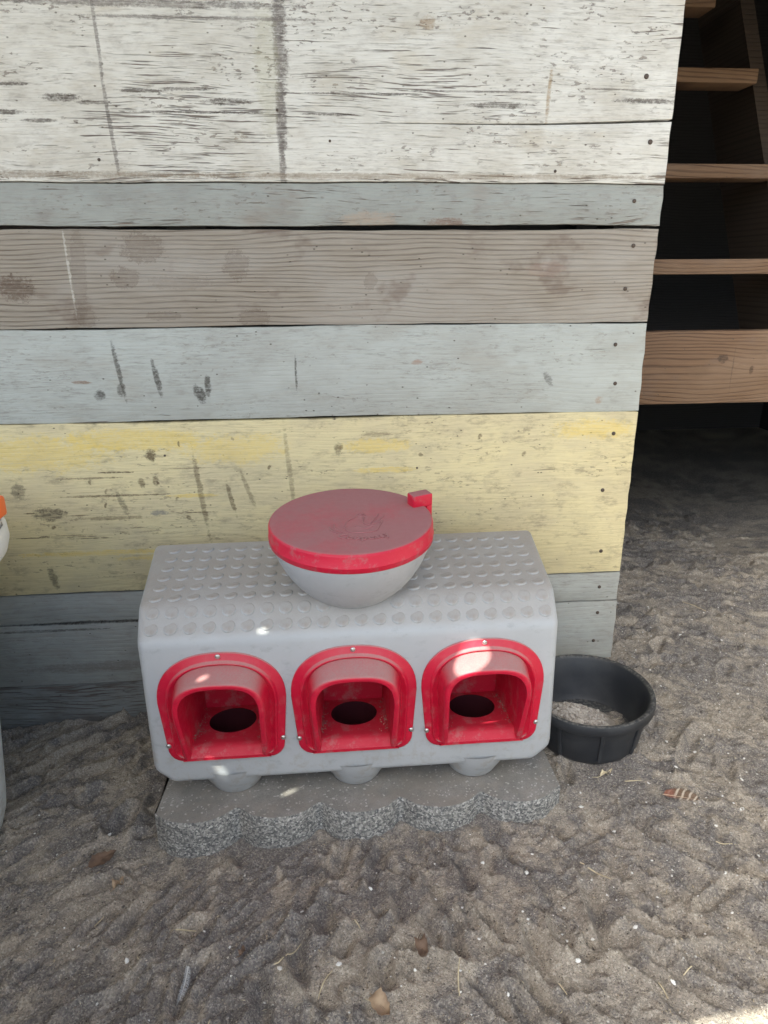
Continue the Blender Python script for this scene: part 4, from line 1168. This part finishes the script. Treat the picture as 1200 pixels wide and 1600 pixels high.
# shell chips: each of the larger ones is a thing, the crumbs are one mass
T = NT('white_shell')
T.set('Base Color', T.mix(T.noise(T.co(), 200, 3), (0.82, 0.81, 0.78), (0.62, 0.60, 0.56))).set('Roughness', 0.6)
MAT_SHELL = T.m
def chip_mesh(seed):
    rng = random.Random(seed)
    bm = bmesh.new()
    bmesh.ops.create_icosphere(bm, subdivisions=1, radius=1)
    sx, sy, sz = rng.uniform(0.8, 1.25), rng.uniform(0.5, 0.85), rng.uniform(0.28, 0.5)
    for q in bm.verts:
        k = rng.uniform(0.72, 1.15)
        q.co = Vector((q.co.x * sx * k, q.co.y * sy * k, q.co.z * sz * k))
    me = mesh_of(bm, 'chip'); me.materials.append(MAT_SHELL); return me
CHIPS = [chip_mesh(i) for i in range(7)]
spots = [(0.335, -0.520), (0.42, -0.60), (0.31, -0.58), (0.50, -0.64), (0.55, -0.60), (0.62, -0.62), (0.66, -0.52), (0.72, -0.50), (0.70, -0.58), (0.78, -0.42), (0.80, -0.36), (0.59, -0.70), (0.52, -0.72), (0.45, -0.70), (0.38, -0.70),
         (0.20, -0.70), (0.115, -0.698), (0.155, -0.60), (0.19, -0.63), (0.04, -0.56), (0.06, -0.52), (-0.06, -0.60), (-0.165, -0.655), (-0.09, -0.70), (0.10, -0.73), (0.15, -0.76), (0.22, -0.77), (0.34, -0.74), (0.46, -0.78), (0.27, -0.66), (0.36, -0.64),
         (0.56, -0.46), (0.60, -0.40), (0.66, -0.38), (0.72, -0.33), (0.76, -0.28), (0.69, -0.29), (0.83, -0.22), (0.74, -0.12), (0.86, -0.10), (0.92, -0.16), (0.80, 0.02), (0.90, 0.10), (1.0, 0.05), (0.76, -0.05), (0.735, 0.10), (0.88, 0.24), (1.02, 0.18), (1.1, 0.32),
         (0.70, -0.02), (0.50, -0.50), (0.46, -0.44), (0.47, -0.40), (0.68, -0.44), (-0.33, -0.66), (-0.40, -0.62), (-0.43, -0.40), (-0.02, -0.66), (0.0, -0.72), (0.25, -0.55)]
for i, (x, y) in enumerate(spots):
    x += random.uniform(-0.012, 0.012); y += random.uniform(-0.012, 0.012)
    o = link('shell_chip', CHIPS[i % 7], None, None, None, (x, y, gz(x, y) + 0.0010), (random.uniform(-.4, .4), random.uniform(-.4, .4), random.uniform(0, 6.28)))
    s = random.uniform(0.0026, 0.0050); o.scale = (s, s, s)
    tag(o, 'small white shell chip lying loose on the sand', 'shell chip', 'white shell chips on the sand')
def scatter(n, mat_name, rmin, rmax, stops, dens, flat=0.6, long=1.0, seed=1):
    rng = np.random.default_rng(seed)
    x = rng.uniform(-0.80, 1.25, n * 6); y = rng.uniform(-0.92, 0.50, n * 6)
    keep = (rng.random(n * 6) < dens(x, y)) & ~((x > -0.335) & (x < 0.415) & (y > -0.45) & (y < -0.24)) & ((x - PX) ** 2 + (y - PY) ** 2 > 0.112 ** 2)
    x, y = x[keep][:n], y[keep][:n]; n = len(x)
    i = np.clip(np.searchsorted(GX, x), 1, nx - 1); j = np.clip(np.searchsorted(GY, y), 1, ny - 1)
    s = rmin + (rmax - rmin) * rng.random(n) ** 2.5
    z = Z[j, i] + s * 0.10
    a = rng.uniform(0, 2 * np.pi, n); ca, sa = np.cos(a), np.sin(a); tl = rng.normal(0, 0.35, n)
    base = np.array([(1, 0, 0), (0, 1, 0), (-1, 0, 0), (0, -1, 0), (0, 0, 1), (0, 0, -1)], float)
    tri_ = np.array([(0, 1, 4), (1, 2, 4), (2, 3, 4), (3, 0, 4), (1, 0, 5), (2, 1, 5), (3, 2, 5), (0, 3, 5)])
    p = base[None, :, 0] * s[:, None] * long * rng.uniform(.8, 1.2, (n, 6)); q = base[None, :, 1] * s[:, None] * rng.uniform(.6, 1, (n, 6))
    r = base[None, :, 2] * s[:, None] * flat * rng.uniform(.7, 1.2, (n, 6)) + tl[:, None] * p * 0.4
    V = np.stack([x[:, None] + p * ca[:, None] - q * sa[:, None], y[:, None] + p * sa[:, None] + q * ca[:, None], z[:, None] + r], -1).reshape(-1, 3)
    Fc = (tri_[None] + 6 * np.arange(n)[:, None, None]).reshape(-1, 3)
    me = bpy.data.meshes.new(mat_name)
    me.vertices.add(len(V)); me.vertices.foreach_set('co', V.ravel().astype(np.float32))
    me.loops.add(Fc.size); me.loops.foreach_set('vertex_index', Fc.ravel().astype(np.int32))
    me.polygons.add(len(Fc)); me.polygons.foreach_set('loop_start', np.arange(0, Fc.size, 3, dtype=np.int32))
    me.update()
    T = NT(mat_name)
    T.set('Base Color', T.ramp(T.geo('Random Per Island'), stops)).set('Roughness', 0.85)
    return me, T.m
me, mt = scatter(2400, 'shell_crumbs', 0.0007, 0.0032, [(0.0, (0.45, 0.42, 0.38)), (0.5, (0.66, 0.64, 0.60)), (1.0, (0.82, 0.81, 0.79))], lambda x, y: 0.18 + 0.82 * np.clip(x / 0.7, 0, 1), seed=4)
tag(link('shell_crumbs', me, mt), 'fine white shell crumbs strewn over the sand', 'shell crumbs', None, 'stuff')
me, mt = scatter(60000, 'sand_grit', 0.0006, 0.0020, [(0.0, (0.06, 0.05, 0.045)), (0.35, (0.15, 0.12, 0.10)), (0.65, (0.32, 0.27, 0.215)), (0.9, (0.46, 0.40, 0.32)), (1.0, (0.60, 0.55, 0.48))], lambda x, y: np.where(y < -0.2, 1.0, 0.35), seed=5)
tag(link('sand_grit', me, mt), 'coarse brown and dark grit lying over the sand', 'grit', None, 'stuff')
me, mt = scatter(1700, 'chaff', 0.0007, 0.0013, [(0.0, (0.34, 0.27, 0.17)), (0.6, (0.50, 0.42, 0.28)), (1.0, (0.62, 0.56, 0.42))], lambda x, y: np.where(y < -0.3, 1.0, 0.4), flat=0.5, long=4.0, seed=6)
tag(link('chaff', me, mt), 'short bits of chaff scattered over the sand', 'chaff', None, 'stuff')
me, mt = scatter(7000, 'sand_crumbs', 0.0012, 0.0042, [(0.0, (0.15, 0.128, 0.112)), (0.5, (0.23, 0.195, 0.16)), (1.0, (0.31, 0.265, 0.21))], lambda x, y: np.where(y < -0.1, 1.0, 0.6), flat=0.7, seed=8)
tag(link('sand_crumbs', me, mt), 'small loose crumbs of sand lying over the ground', 'sand crumbs', None, 'stuff')
